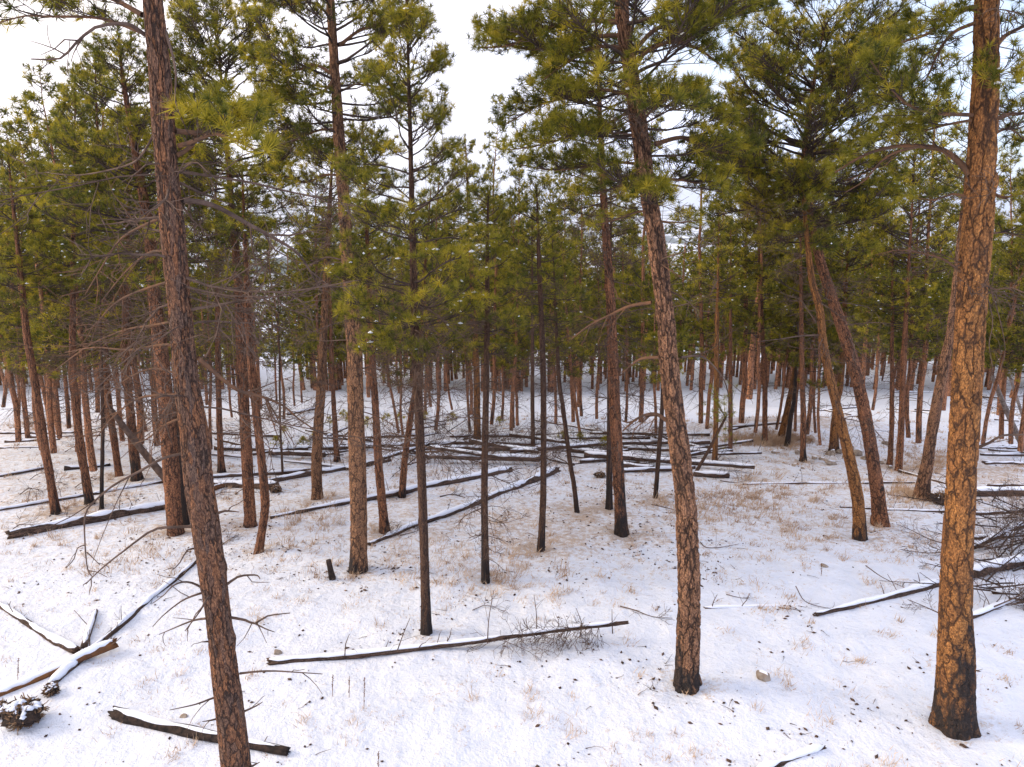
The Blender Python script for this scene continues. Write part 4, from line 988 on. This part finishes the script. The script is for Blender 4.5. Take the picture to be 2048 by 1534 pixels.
log('thin twiggy log lying straight across the open snow below the rise', [(1486, 969), (1590, 968), (1697, 966), (1830, 966)], 6, 4, 0.02, BARK_D, stubs=7, twigs=1, stublen=0.5)
log('thin reddish log below the two straight trunks at the right foot of the rise', [(1797, 943), (1840, 955), (1894, 969)], 6, 6, 0.015, BARK_D, stubs=2)
log('thin dark log reaching from the knot holed pine towards the thickest orange pine', [(1680, 1016), (1780, 1019), (1892, 1025)], 5, 8, 0.015, BARK_D, stubs=5, twigs=1, stublen=0.5)
log('long snow topped log coming out left of the thickest orange pine', [(1632, 1232), (1700, 1217), (1790, 1196), (1892, 1166)], 9, 19, 0.06, BARK_D, stubs=3, sink=0.2)
log('low log almost buried in snow right of the thick buff leaning pine', [(1409, 1216), (1500, 1214), (1594, 1209)], 9, 6, 0.03, BARK_D, stubs=4, sink=0.75, twigs=1)
log('buried log showing only as a snowy ridge at the bottom edge', [(1510, 1545), (1560, 1528), (1610, 1508), (1648, 1494)], 22, 14, 0.06, BARK_D, sink=0.62, cover=1.1)
log('big snow topped log right of the thickest orange pine, uppermost of the large ones there', [(1925, 992), (1990, 994), (2100, 990)], 19, 19, 0.06, BARK_D, stubs=2, sink=0.1, brush=4)
log('slim reddish log behind the uppermost large log at the right edge', [(1975, 972), (2080, 974)], 7, 7, 0.02, BARK_D)
log('slim snow topped log amid the brush at the right edge', [(1940, 1078), (1990, 1076), (2080, 1070)], 11, 10, 0.05, BARK_D, stubs=2, brush=10)
log('largest log in the brush heap at the right edge, slanting up to the right', [(1940, 1156), (1990, 1142), (2090, 1118)], 24, 22, 0.06, BARK_D, stubs=3, sink=0.1, brush=12)
log('snowed log slanting up through the middle of the brush heap at the right edge', [(1945, 1105), (2000, 1085), (2090, 1035)], 12, 12, 0.05, BARK_D, stubs=2, brush=14, lift=0.1)
log('lowest log of the brush heap at the right edge', [(1940, 1237), (1990, 1216), (2080, 1185)], 13, 11, 0.05, BARK_D, stubs=3, brush=8)
log('short dark branchy log resting on the snow at the right edge', [(1985, 1187), (2060, 1190)], 9, 9, 0.05, BARK_D, stubs=3, twigs=1)
log('snow topped log behind the brush heap at the right edge', [(1950, 1030), (2010, 1028), (2090, 1022)], 10, 10, 0.05, BARK_D, brush=8)
for i in range(12):
    y = rng.uniform(880, 930); x = rng.uniform(1900, 2030)
    log('thin log strewn on the snow beyond the brush heap at the right edge', [(x, y), (x + rng.uniform(60, 140), y + rng.uniform(-10, 10))], 6, 5, 0.03, BARK_D, 'thin logs strewn at the right edge', stubs=2, twigs=1, seed=i + 5)
for i in range(9):
    y = rng.uniform(780, 850); x = rng.uniform(1600, 2000)
    log('thin log strewn on the snow slope behind the rocky rise', [(x, y), (x + rng.uniform(40, 130), y + rng.uniform(-8, 12))], 4, 4, 0.03, BARK_D, 'thin logs strewn behind the rise', stubs=2, twigs=1, seed=i + 55)

# leaning dead poles
def pole(label, p0, p1, w0, w1, bark, dy=0.0, tw=4, snow=0, group=None, lean_cat='dead trunk', extra=None):
    b = gpt(*p0); t = ppt(p1[0], p1[1], b[1] + dy)
    mid = (b + t) / 2 + np.array([0, 0, -0.05])
    S, arc = smooth_path([b - nrm(t - b) * 0.1, mid, t], 0.12)
    rad = np.interp(arc, [0, arc[-1]], [w0 / 2 / F * depth(b), w1 / 2 / F * depth(t)])
    root = empty('dead_pole', b); tag(root, label, lean_cat, group)
    add('trunk', trunk_mesh(S, rad, bark, 16, 0, 0.1, int(p0[0]), True, b), root)
    if snow: add('snow', snow_cap(S, rad, snow, b, 3, 0.6), root)['kind'] = 'stuff'
    for j in range(tw):
        wd = Wood(); q = rng.uniform(0.3, 1) * arc[-1]; p = np.array([np.interp(q, arc, S[:, i]) for i in range(3)])
        a = rng.uniform(0, 6.28)
        dead_branch(wd, p, (math.cos(a), math.sin(a) * 0.6, rng.uniform(-0.3, 0.5)), rng.uniform(0.3, 0.9), 0.008, 2, -0.2, n=6)
        add('dead_branch', wd.mesh('dead_branch', DEAD, b), root)
    return root
pole('bare dead pole leaning left across the left trunks beside the thick snow topped log', (338, 965), (222, 820), 16, 11, DEAD, 0.3, 6)
pole('thin dark snag leaning right with a green tuft at its tip, by the log pile', (1388, 951), (1452, 833), 8, 5, BARK_Y, 0.2, 3)
pole('snow dusted pale pole leaning left at the right edge behind the thickest orange pine', (2052, 905), (1984, 752), 12, 8, GREY, 0.3, 4, snow=0.02)
pole('second thinner pale pole crossing at the right edge', (2062, 880), (2004, 700), 7, 5, GREY, -0.3, 4)
# green tuft of the thin snag
cr = Crown(); b = gpt(1388, 951)
for j in range(60):
    p = ppt(1448 + rng.normal(0, 16), 818 + rng.normal(0, 26), b[1] + 0.2 + rng.normal(0, 0.3)); cr.tuft(p, nrm(rng.normal(size=3) + [0, 0, 0.8]), 0.15, 0.55)
    if j % 2 == 0: q0 = ppt(1452, 835, b[1] + 0.2); cr.wood.add(np.array([q0, (q0 + p) / 2 + [0, 0, -0.05], p]), 0.006, 0.003, 3)
snag = [o for o in sc.objects if o.name.startswith('dead_pole') and 'green tuft' in o.get('label', '')][0]
cr.build(snag, snag.location, 16, 0.012, 0)

# charred stub and root wads
b = gpt(665, 1158); t = ppt(657, 1120, b[1])
S, arc = smooth_path([b, (b + t) / 2, t], 0.02)
st = empty('charred_stub', b); tag(st, 'short upright charred stub left of the straight light brown pine', 'stump')
add('stub_wood', trunk_mesh(S, np.interp(arc, [0, arc[-1]], [0.052, 0.042]), CHAR, 24, 0, 0.2, 3, True, b), st)
def rootwad(label, x, y, w, h, seed, name='root_wad'):
    g = np.random.default_rng(seed); b = gpt(x, y); s = depth(b) / F
    k, n = 28, 16
    th = np.linspace(0, 2 * math.pi, k, endpoint=False); ph = np.linspace(0, math.pi, n)
    TH, PH = np.meshgrid(th, ph)
    rr = 0.30 + 0.7 * vnoise(TH / 6.283 * 9 + seed, PH * 3.2, seed) * np.sin(PH) + 0.3 * vnoise(TH / 6.283 * 27, PH * 8, seed + 1)
    X = np.cos(TH) * np.sin(PH) * rr * w * s / 2; Yv = np.sin(TH) * np.sin(PH) * rr * w * s / 2.6; Z = np.cos(PH) * rr * h * s * 0.5 + h * s * 0.38
    V = np.stack([X, Yv, Z], -1).reshape(-1, 3); idx = np.arange(n * k).reshape(n, k)
    Q = np.stack([idx[:-1], idx[1:], np.roll(idx[1:], -1, 1), np.roll(idx[:-1], -1, 1)], -1).reshape(-1, 4)
    root = empty(name, b); tag(root, label, 'root wad' if name == 'root_wad' else 'wood chunk')
    add('wood', mesh_of('wood', V, [Q], [CHAR], smooth_=False), root)
    wd = Wood()
    tips = []
    for j in range(230):
        d = nrm(g.normal(size=3)); p = d * np.array([w * s * 0.26, w * s * 0.22, h * s * 0.26]) + [0, 0, h * s * 0.38]
        P = bend_path(p, nrm(d + g.normal(size=3) * 0.7), w * s * g.uniform(0.12, 0.30), 5, g.uniform(-0.8, 0.8), 0.4, g)
        P[:, 2] = np.maximum(P[:, 2], 0); wd.add(P, w * s * g.uniform(0.015, 0.034), 0.004, 5)
        if d[2] > 0.35: tips.append(P[2] + [0, 0, w * s * 0.025])
    add('roots', wd.mesh('roots', ROOTM), root)['kind'] = 'stuff'
    tips = np.array(tips)[::4]
    SV, SF = snow_blobs(tips, g.uniform(0.03, 0.07, len(tips)) * w / 80); add('snow', mesh_of('snow', SV, [SF], [SNOW]), root)['kind'] = 'stuff'
ROOTM = simple('root_wood', (0.06, 0.038, 0.025), (0.32, 0.19, 0.10), 18, bump=1.0)
rootwad('bristling brown upturned root wad with snow in its gaps, bottom left corner', 50, 1446, 92, 62, 4)
rootwad('darker half of a broken root mass cut off by the left edge', 2, 1432, 44, 40, 9)
rootwad('small charred chunk of wood under a snow cap, just above the root wad', 104, 1388, 36, 26, 14, 'wood_chunk')
rootwad('dark upturned roots between the pale sided pine and the thickest orange pine', 1882, 1008, 46, 30, 24)
rootwad('torn dark root end of the dark ended log', 553, 985, 26, 18, 27)
rootwad('dark broken stump end in the right part of the log pile', 1200, 955, 26, 14, 31)

# ------------------------------------------------------------------ rocks
def hull_mesh(name, pts, m):
    bm = bmesh.new()
    for p in pts: bm.verts.new(p)
    r = bmesh.ops.convex_hull(bm, input=bm.verts)
    bmesh.ops.delete(bm, geom=list({e for e in r['geom_interior'] + r['geom_unused'] if isinstance(e, bmesh.types.BMVert)}), context='VERTS')
    bmesh.ops.bevel(bm, geom=bm.edges[:], offset=float(np.ptp(pts[:, 0])) * 0.025, segments=1, affect='EDGES')
    me = bpy.data.meshes.new(name); bm.to_mesh(me); bm.free(); me.materials.append(m); return me
def rock(label, x, y, w, h, seed, group=None, snow=True):
    g = np.random.default_rng(seed); b = gpt(x, y); s = depth(b) / F
    d = nrm(g.normal(size=(22, 3))); d = np.sign(d) * np.abs(d) ** 0.8
    V = d * g.uniform(0.75, 1.1, (22, 1)) * np.array([w * s * 0.52, w * s * 0.42, h * s * 0.62]) + np.array([0, 0, h * s * 0.25])
    V[:, 2] += V[:, 0] * g.uniform(-0.35, 0.35)
    root = empty('rock', b); tag(root, label, 'rock', group)
    add('stone', hull_mesh('stone', V, ROCK), root)
    if snow:
        top = V[(V[:, 2] > h * s * 0.5)]
        if len(top) > 3:
            top = top * [0.75, 0.75, 1] + [w * s * 0.08, 0, 0.012]; lo = top - [0, 0, h * s * 0.3]
            add('snow', hull_mesh('snow', np.vstack([top, lo * [0.9, 0.9, 1]]), SNOW), root)['kind'] = 'stuff'
rock('pale lichen spotted stone poking from the open snow right of the thick buff pine', 1526, 1357, 28, 20, 1)
rock('small flat stone behind the left end of the twiggy foreground log', 556, 1307, 18, 8, 2, snow=False)
rock('small dark stone on the open snow left of the forked stick', 1650, 1133, 16, 6, 3, snow=False)
rock('flat grey stone low in the snow left of the nearest trunk foot', 368, 1433, 18, 6, 4, snow=False)
for i, (x, y, w, h) in enumerate(((1594, 908, 12, 12), (1628, 917, 12, 7), (1643, 919, 12, 6), (1660, 909, 22, 11), (1662, 928, 26, 10), (1680, 905, 16, 10), (1714, 911, 24, 16), (1700, 898, 16, 12), (1770, 888, 14, 9), (1606, 938, 8, 5), (1730, 918, 20, 8), (1588, 932, 10, 6), (1550, 906, 18, 6), (1690, 915, 12, 6), (1760, 925, 14, 6), (1780, 935, 12, 5))):
    rock('grey brown stone among those scattered over the right side of the straw coloured rise', x, y, w, h, 20 + i, 'stones on the rise')

# ------------------------------------------------------------------ sticks and fallen branches
def stick(label, pts, r, name='fallen_branch', lev=1, fork=0.5, lift=0.015, m=None, group=None, rl=None):
    G = [gpt(x, y) + np.array([0, 0, lift + (rl[i] if rl else 0)]) for i, (x, y) in enumerate(pts)]
    S, arc = smooth_path(G, 0.08)
    wd = Wood(); wd.add(S, r, r * 0.4, 6); twigs_on(wd, S, r * 0.7, lev, fork)
    o = add(name, wd.mesh(name, m or DEAD, S[0])); o.location = S[0]; tag(o, label, 'branch', group)
stick('bent dark branch on open snow, upper left of the long snow topped log', [(1730, 1143), (1765, 1162), (1812, 1178)], 0.010, fork=0.15, rl=[0.1, 0.05, 0])
stick('forked branch whose tip touches the tip of the long snow topped log', [(1590, 1187), (1610, 1208), (1650, 1217), (1668, 1218)], 0.009, fork=0.3, rl=[0.12, 0.03, 0, 0])
stick('short dark branch sticking out left behind the thick buff leaning pine', [(1303, 1010), (1330, 1016), (1360, 1024)], 0.014, fork=0.1)
stick('slim snowed stick right of the thick buff pine, level with the grey young pine foot', [(1400, 1085), (1412, 1096), (1440, 1096), (1478, 1089)], 0.010, fork=0.5)
stick('dark branch cluster stuck in the snow left of the thick buff pine', [(1240, 1214), (1270, 1222), (1305, 1235), (1345, 1238)], 0.010, lev=2, fork=1.2)
stick('tangle of fine twigs behind the twiggy foreground log', [(945, 1222), (975, 1212), (1015, 1228)], 0.007, lev=2, fork=1.3)
stick('small branch in snow at the foot of the slender cone pine log', [(800, 1072), (825, 1066), (850, 1058)], 0.010, lev=2, fork=1.5)
stick('bushy fallen branch at the lower tip of the snow covered middle log', [(738, 1088), (765, 1080), (790, 1070), (812, 1062)], 0.016, lev=2, fork=2.2)
stick('fallen branch lying right of the nearest trunk, beyond the curved pine foot', [(445, 1090), (462, 1078), (478, 1070)], 0.012, lev=2, fork=1.5)
stick('snow dusted tangle of branches between the two long slender middle logs', [(880, 994), (905, 990), (930, 996)], 0.018, lev=2, fork=1.6)
stick('small spread branch on snow below the rock rise, beside the thin twiggy log', [(1440, 962), (1470, 966), (1500, 960)], 0.012, lev=2, fork=1.0)
stick('low twigs on the snow between the thick buff pine and the buried low log', [(1452, 1190), (1475, 1196), (1500, 1200)], 0.007, lev=2, fork=1.0)
stick('fan of dead branches spreading left from the thickest orange pine over the snow, upper one', [(1892, 1098), (1860, 1090), (1820, 1072), (1790, 1062)], 0.012, lev=2, fork=1.3, rl=[0.1, 0.1, 0.12, 0.15])
stick('dense flat branch lying left of the thickest orange pine above the small fan', [(1895, 1110), (1850, 1112), (1800, 1108)], 0.012, lev=2, fork=1.2, rl=[0.05, 0.05, 0.08])
stick('small dark fan of branches left of the thickest orange pine', [(1885, 1142), (1860, 1138), (1838, 1136)], 0.010, lev=2, fork=1.3, rl=[0.05, 0.08, 0.1])
stick('bushy brown branch fan at the left foot of the thickest orange pine', [(1880, 1235), (1850, 1225), (1815, 1212)], 0.010, lev=2, fork=1.5, rl=[0.05, 0.08, 0.1])
def bough(label, x, y, ang, L, rise, group, r=0.016, snow=False):
    b = gpt(x, y) + np.array([0, 0, rng.uniform(0.02, 0.25)])
    d = nrm([math.cos(ang), math.sin(ang), rise]); P = bend_path(b, d, L, 8, -0.1, 0.03)
    wd = Wood(); wd.add(P, r, 0.004, 6); side = nrm(np.cross(d, UPV))
    m = int(L * 6)
    for j in range(m):
        f = rng.uniform(0.15, 0.98); q = f * 7; i = min(int(q), 6); p = P[i] + (P[i + 1] - P[i]) * (q - i)
        a = rng.uniform(0, 6.28); d2 = nrm(d * rng.uniform(0.5, 1.0) + side * math.cos(a) + UPV * math.sin(a) * 0.7)
        l = rng.uniform(0.15, 0.55) * (1.2 - f); Q = bend_path(p, d2, l, 5, rng.uniform(-0.3, 0.3), 0.09); wd.add(Q, r * 0.45, 0.003, 4)
        for _ in range(2):
            q2 = Q[rng.integers(1, 4)]; d3 = nrm(d2 + 0.8 * nrm(rng.normal(size=3))); wd.add(bend_path(q2, d3, l * 0.4, 3, 0, 0.08), r * 0.25, 0.0025, 3)
    o = add('fallen_branch', wd.mesh('fallen_branch', TWIG, b)); o.location = b; tag(o, label, 'branch', group)
for i in range(34):
    x, y = rng.uniform(1950, 2060), rng.uniform(1010, 1235)
    bough('straight dark dead bough within the brush heap at the right edge', x, y, rng.choice([0.2, 2.9]) + rng.uniform(-0.5, 0.5), rng.uniform(0.9, 2.0), rng.uniform(-0.02, 0.35), 'boughs of the brush heap at the right edge')
for i in range(20):
    x, y = rng.uniform(620, 1420), rng.uniform(875, 945)
    bough('dark dead bough tangled among the logs of the middle pile', x, y, rng.uniform(0, 6.28), rng.uniform(1.0, 2.4), rng.uniform(0.0, 0.4), 'boughs tangled in the middle pile', r=0.02)
BR = 'dead branches heaped at the right edge'
for i in range(5):
    x, y = rng.uniform(1945, 2060), rng.uniform(1040, 1225)
    stick('dead branch sprawling within the brush heap at the right edge', [(x, y), (x + rng.uniform(25, 60), y + rng.uniform(-14, 4)), (x + rng.uniform(70, 110), y + rng.uniform(-25, 0))], 0.012, lev=2, fork=1.8, group=BR, rl=[0.05, 0.15, 0.3])
for i in range(8):
    x, y = rng.uniform(780, 1340), rng.uniform(885, 938)
    stick('dead branch sprawling over the long tangled pile in the middle', [(x, y), (x + rng.uniform(-40, 40), y - 5), (x + rng.uniform(-90, 90), y - rng.uniform(-5, 15))], 0.016, lev=2, fork=1.8, group='dead branches over the pile', rl=[0.1, 0.3, 0.5])
for i, (x, y) in enumerate(((40, 990), (95, 978), (150, 976), (20, 1065), (60, 960), (300, 925), (130, 905), (420, 1000), (470, 990))):
    stick('small dead branch among those lying between the logs of the left stand', [(x, y), (x + 20, y - 5), (x + rng.uniform(30, 60), y - rng.uniform(-5, 12))], 0.012, lev=2, fork=1.4, group='small branches in the left stand', rl=[0.0, 0.1, 0.2])

# dry stalks
for (x, y, y2, t) in ((665, 1393, 1350, 'leftmost of three dry flower stalks below the twiggy foreground log'), (698, 1395, 1352, 'middle one of three dry flower stalks below the twiggy foreground log'), (728, 1417, 1355, 'tallest and rightmost of three dry flower stalks below the twiggy foreground log'),
                      (36, 1365, 1316, 'dry flower stalk between the crossing logs at the left edge'), (756, 1548, 1503, 'dry flower stalk at the bottom edge right of the nearest trunk'), (1642, 1152, 1128, 'dry flower stalk on open snow right of the small dark stone')):
    b = gpt(x, y); t_ = ppt(x + 1, y2, b[1]); wd = Wood(); P, _ = smooth_path([b, (b + t_) / 2 + rng.normal(0, 0.005, 3), t_], 0.05); wd.add(P, 0.004, 0.003, 5)
    for j in range(26):
        f = rng.uniform(0.2, 1); p = b + (t_ - b) * f; wd.add(bend_path(p, (rng.normal(), rng.normal(), 0.8), 0.018, 3, 0), 0.004, 0.002, 4)
    o = add('dry_stalk', wd.mesh('dry_stalk', RUST, b)); o.location = b; tag(o, t, 'plant', 'dry flower stalks')

# saplings
for i, (x, y, h) in enumerate(((553, 898, 26), (608, 896, 24), (632, 880, 18), (660, 862, 30), (700, 850, 24), (775, 850, 26), (800, 845, 20), (825, 838, 26), (850, 842, 20), (905, 850, 26), (735, 856, 22), (1125, 892, 30), (1160, 886, 22), (1210, 898, 26), (1000, 852, 20), (688, 838, 20), (570, 868, 18))):
    b = gpt(x, y); hh = h / F * depth(b); cr = Crown()
    cr.wood.add(np.array([b, b + [0, 0, hh * 0.5], b + [0, 0, hh]]), 0.012, 0.004, 4)
    for j in range(int(24)):
        f = rng.uniform(0.15, 1); a = rng.uniform(0, 6.28); L = hh * 0.5 * (1.1 - f)
        p = b + np.array([0, 0, hh * f * 0.9]); e = p + np.array([math.cos(a) * L, math.sin(a) * L, L * 0.5]); cr.wood.add(np.array([p, (p + e) / 2, e]), 0.005, 0.003, 3)
        cr.tuft(e, nrm(e - p + [0, 0, 0.3]), 0.14, 0.75 + rng.normal(0, 0.1))
    root = empty('pine_sapling', b); tag(root, 'knee high green pine sapling on the snow behind the log pile', 'sapling', 'pine saplings behind the pile')
    cr.build(root, b, 10, 0.018, 0.0)

# ------------------------------------------------------------------ dry grass and litter
def scatter_px(n, density, seed):
    """random ground points in the visible wedge, thinned by density(x,y)"""
    g = np.random.default_rng(seed)
    Y = 3.6 + 26 * g.uniform(size=n) ** 1.15; X = g.uniform(-1, 1, n) * (0.78 * Y + 1.2)
    keep = g.uniform(size=n) < density(X, Y)
    X, Y = X[keep], Y[keep]
    return np.stack([X, Y, H(X, Y)], -1)
def grass():
    g = np.random.default_rng(3)
    def dens(X, Y):
        d = 0.24 + 0.45 * smooth(8.5, 12, Y)
        d = d * (0.25 + 1.6 * smooth(0.42, 0.62, fbm(X * 0.7, Y * 0.7, 44, 3)))
        return d
    C = scatter_px(6500, dens, 12)
    extra = []
    for (x, y, sx, sy, n) in ((1590, 1030, 160, 70, 95), (1500, 975, 150, 35, 40), (1540, 880, 90, 12, 220), (1810, 985, 30, 20, 60), (1850, 925, 60, 25, 80), (980, 1140, 190, 60, 60), (250, 1110, 160, 50, 50), (620, 1060, 80, 60, 50), (60, 850, 60, 20, 60), (1450, 1010, 120, 30, 100)):
        for _ in range(n): extra.append(gpt(g.normal(x, sx * 0.6), g.normal(y, sy * 0.6)))
    tall = len(extra)
    C = np.vstack([C, np.array(extra)])
    T = len(C); nb = 22
    spread = g.uniform(0.03, 0.12, T); hh = 0.035 + 0.13 * g.uniform(0, 1, T) ** 1.8; hh[-tall:] *= 1.9
    wind = np.array([0.35, 0.0, 0.0])
    D = g.normal(size=(T, nb, 3)) * [0.55, 0.55, 0.0] + [0, 0, 1.0] + wind * g.uniform(0, 1, (T, nb, 1))
    B = C[:, None, :] + g.normal(size=(T, nb, 3)) * spread[:, None, None] * [1, 1, 0]; B[..., 2] -= 0.01
    L = (hh[:, None] * g.uniform(0.4, 1.3, (T, nb)))[..., None]
    tip = B + nrm(D) * L; wv = nrm(np.cross(D, g.normal(size=(T, nb, 3)))) * (0.0022 + 0.00030 * C[:, 1])[:, None, None]
    V = np.stack([B - wv, B + wv, tip], 2).reshape(-1, 3)
    me = mesh_of('dry_grass', V, [np.arange(len(V)).reshape(-1, 3)], [GRASS])
    tag(add('dry_grass', me), 'sparse tufts of straw coloured dry grass poking through the thin snow', 'grass', kind='stuff')
grass()
def litter():
    def dens(X, Y):
        d = 0.10 + 0.5 * smooth(8.5, 11.5, Y) * (1 - smooth(15, 24, Y)) * np.exp(-((X - 0.8) / 4.5) ** 2) + 0.10 * smooth(9, 12, Y) + 0.10 * np.exp(-((X - 2.5) / 4) ** 2 - ((Y - 7) / 3) ** 2)
        for t in TREES:
            p = t[0].location; d = d + 0.5 * np.exp(-((X - p[0] - 0.15) ** 2 + (Y - p[1] + 0.2) ** 2) / 0.75)
        return np.clip(d * (0.15 + 2.2 * smooth(0.40, 0.62, fbm(X * 1.1, Y * 1.1, 61, 3))), 0, 1)
    C = scatter_px(22000, dens, 22); g = np.random.default_rng(8); T = len(C)
    t = np.array([[1, 0, 0], [-1, 0, 0], [0, 1, 0], [0, -1, 0], [0, 0, 1], [0, 0, -1]], float)
    S = (0.006 + 0.020 * g.uniform(0, 1, T) ** 2.2)[:, None, None]
    el = g.uniform(0.6, 2.2, T)[:, None]
    th = g.uniform(0, 6.28, T)
    v = np.broadcast_to(t, (T, 6, 3)).copy(); v[..., 0] *= el; v[..., 2] *= 0.8
    X = v[..., 0] * np.cos(th)[:, None] - v[..., 1] * np.sin(th)[:, None]; Yv = v[..., 0] * np.sin(th)[:, None] + v[..., 1] * np.cos(th)[:, None]
    V = np.stack([X, Yv, v[..., 2]], -1) * S * g.uniform(0.75, 1.25, (T, 6, 1)) + C[:, None, :] + [0, 0, 0.006]
    f = np.array([[0, 2, 4], [2, 1, 4], [1, 3, 4], [3, 0, 4], [2, 0, 5], [1, 2, 5], [3, 1, 5], [0, 3, 5]])
    Fc = (f[None] + (np.arange(T) * 6)[:, None, None]).reshape(-1, 3)
    # small fallen twigs too
    wd = Wood()
    for c in C[::9]:
        a = g.uniform(0, 6.28); L = g.uniform(0.05, 0.22)
        wd.add(bend_path(c + [0, 0, 0.01], (math.cos(a), math.sin(a), 0.05), L, 4, 0.1, 0.2, g), 0.0045, 0.002, 3)
    V2, Q2 = wd.arrays(); off = T * 6
    me = mesh_of('forest_litter', np.vstack([V.reshape(-1, 3), V2]), [Fc, Q2 + off], [CONE])
    tag(add('forest_litter', me), 'dark pine cones, bark flakes and fallen twigs dotted over the snow', 'litter', kind='stuff')
litter()
# ------------------------------------------------------------------ air
hm = bpy.data.materials.new('haze'); hm.use_nodes = True; hn = hm.node_tree.nodes; hn.clear()
ho = hn.new('ShaderNodeOutputMaterial'); hv = hn.new('ShaderNodeVolumePrincipled')
hv.inputs['Color'].default_value = (0.80, 0.88, 1.0, 1); hv.inputs['Density'].default_value = 0.00013; hv.inputs['Anisotropy'].default_value = 0.2
hm.node_tree.links.new(hv.outputs[0], ho.inputs['Volume'])
x0, x1, y0, y1, z0, z1 = -7200, 7200, -60, 12200, -420, 420
hb = np.array([[x, y, z] for z in (z0, z1) for y in (y0, y1) for x in (x0, x1)], float)
me = mesh_of('haze', hb, [np.array([[0, 2, 3, 1], [4, 5, 7, 6], [0, 1, 5, 4], [2, 6, 7, 3], [0, 4, 6, 2], [1, 3, 7, 5]])], [hm], smooth_=False)
tag(add('haze', me), 'thin pale winter air that fades the far hills', 'haze', kind='stuff')
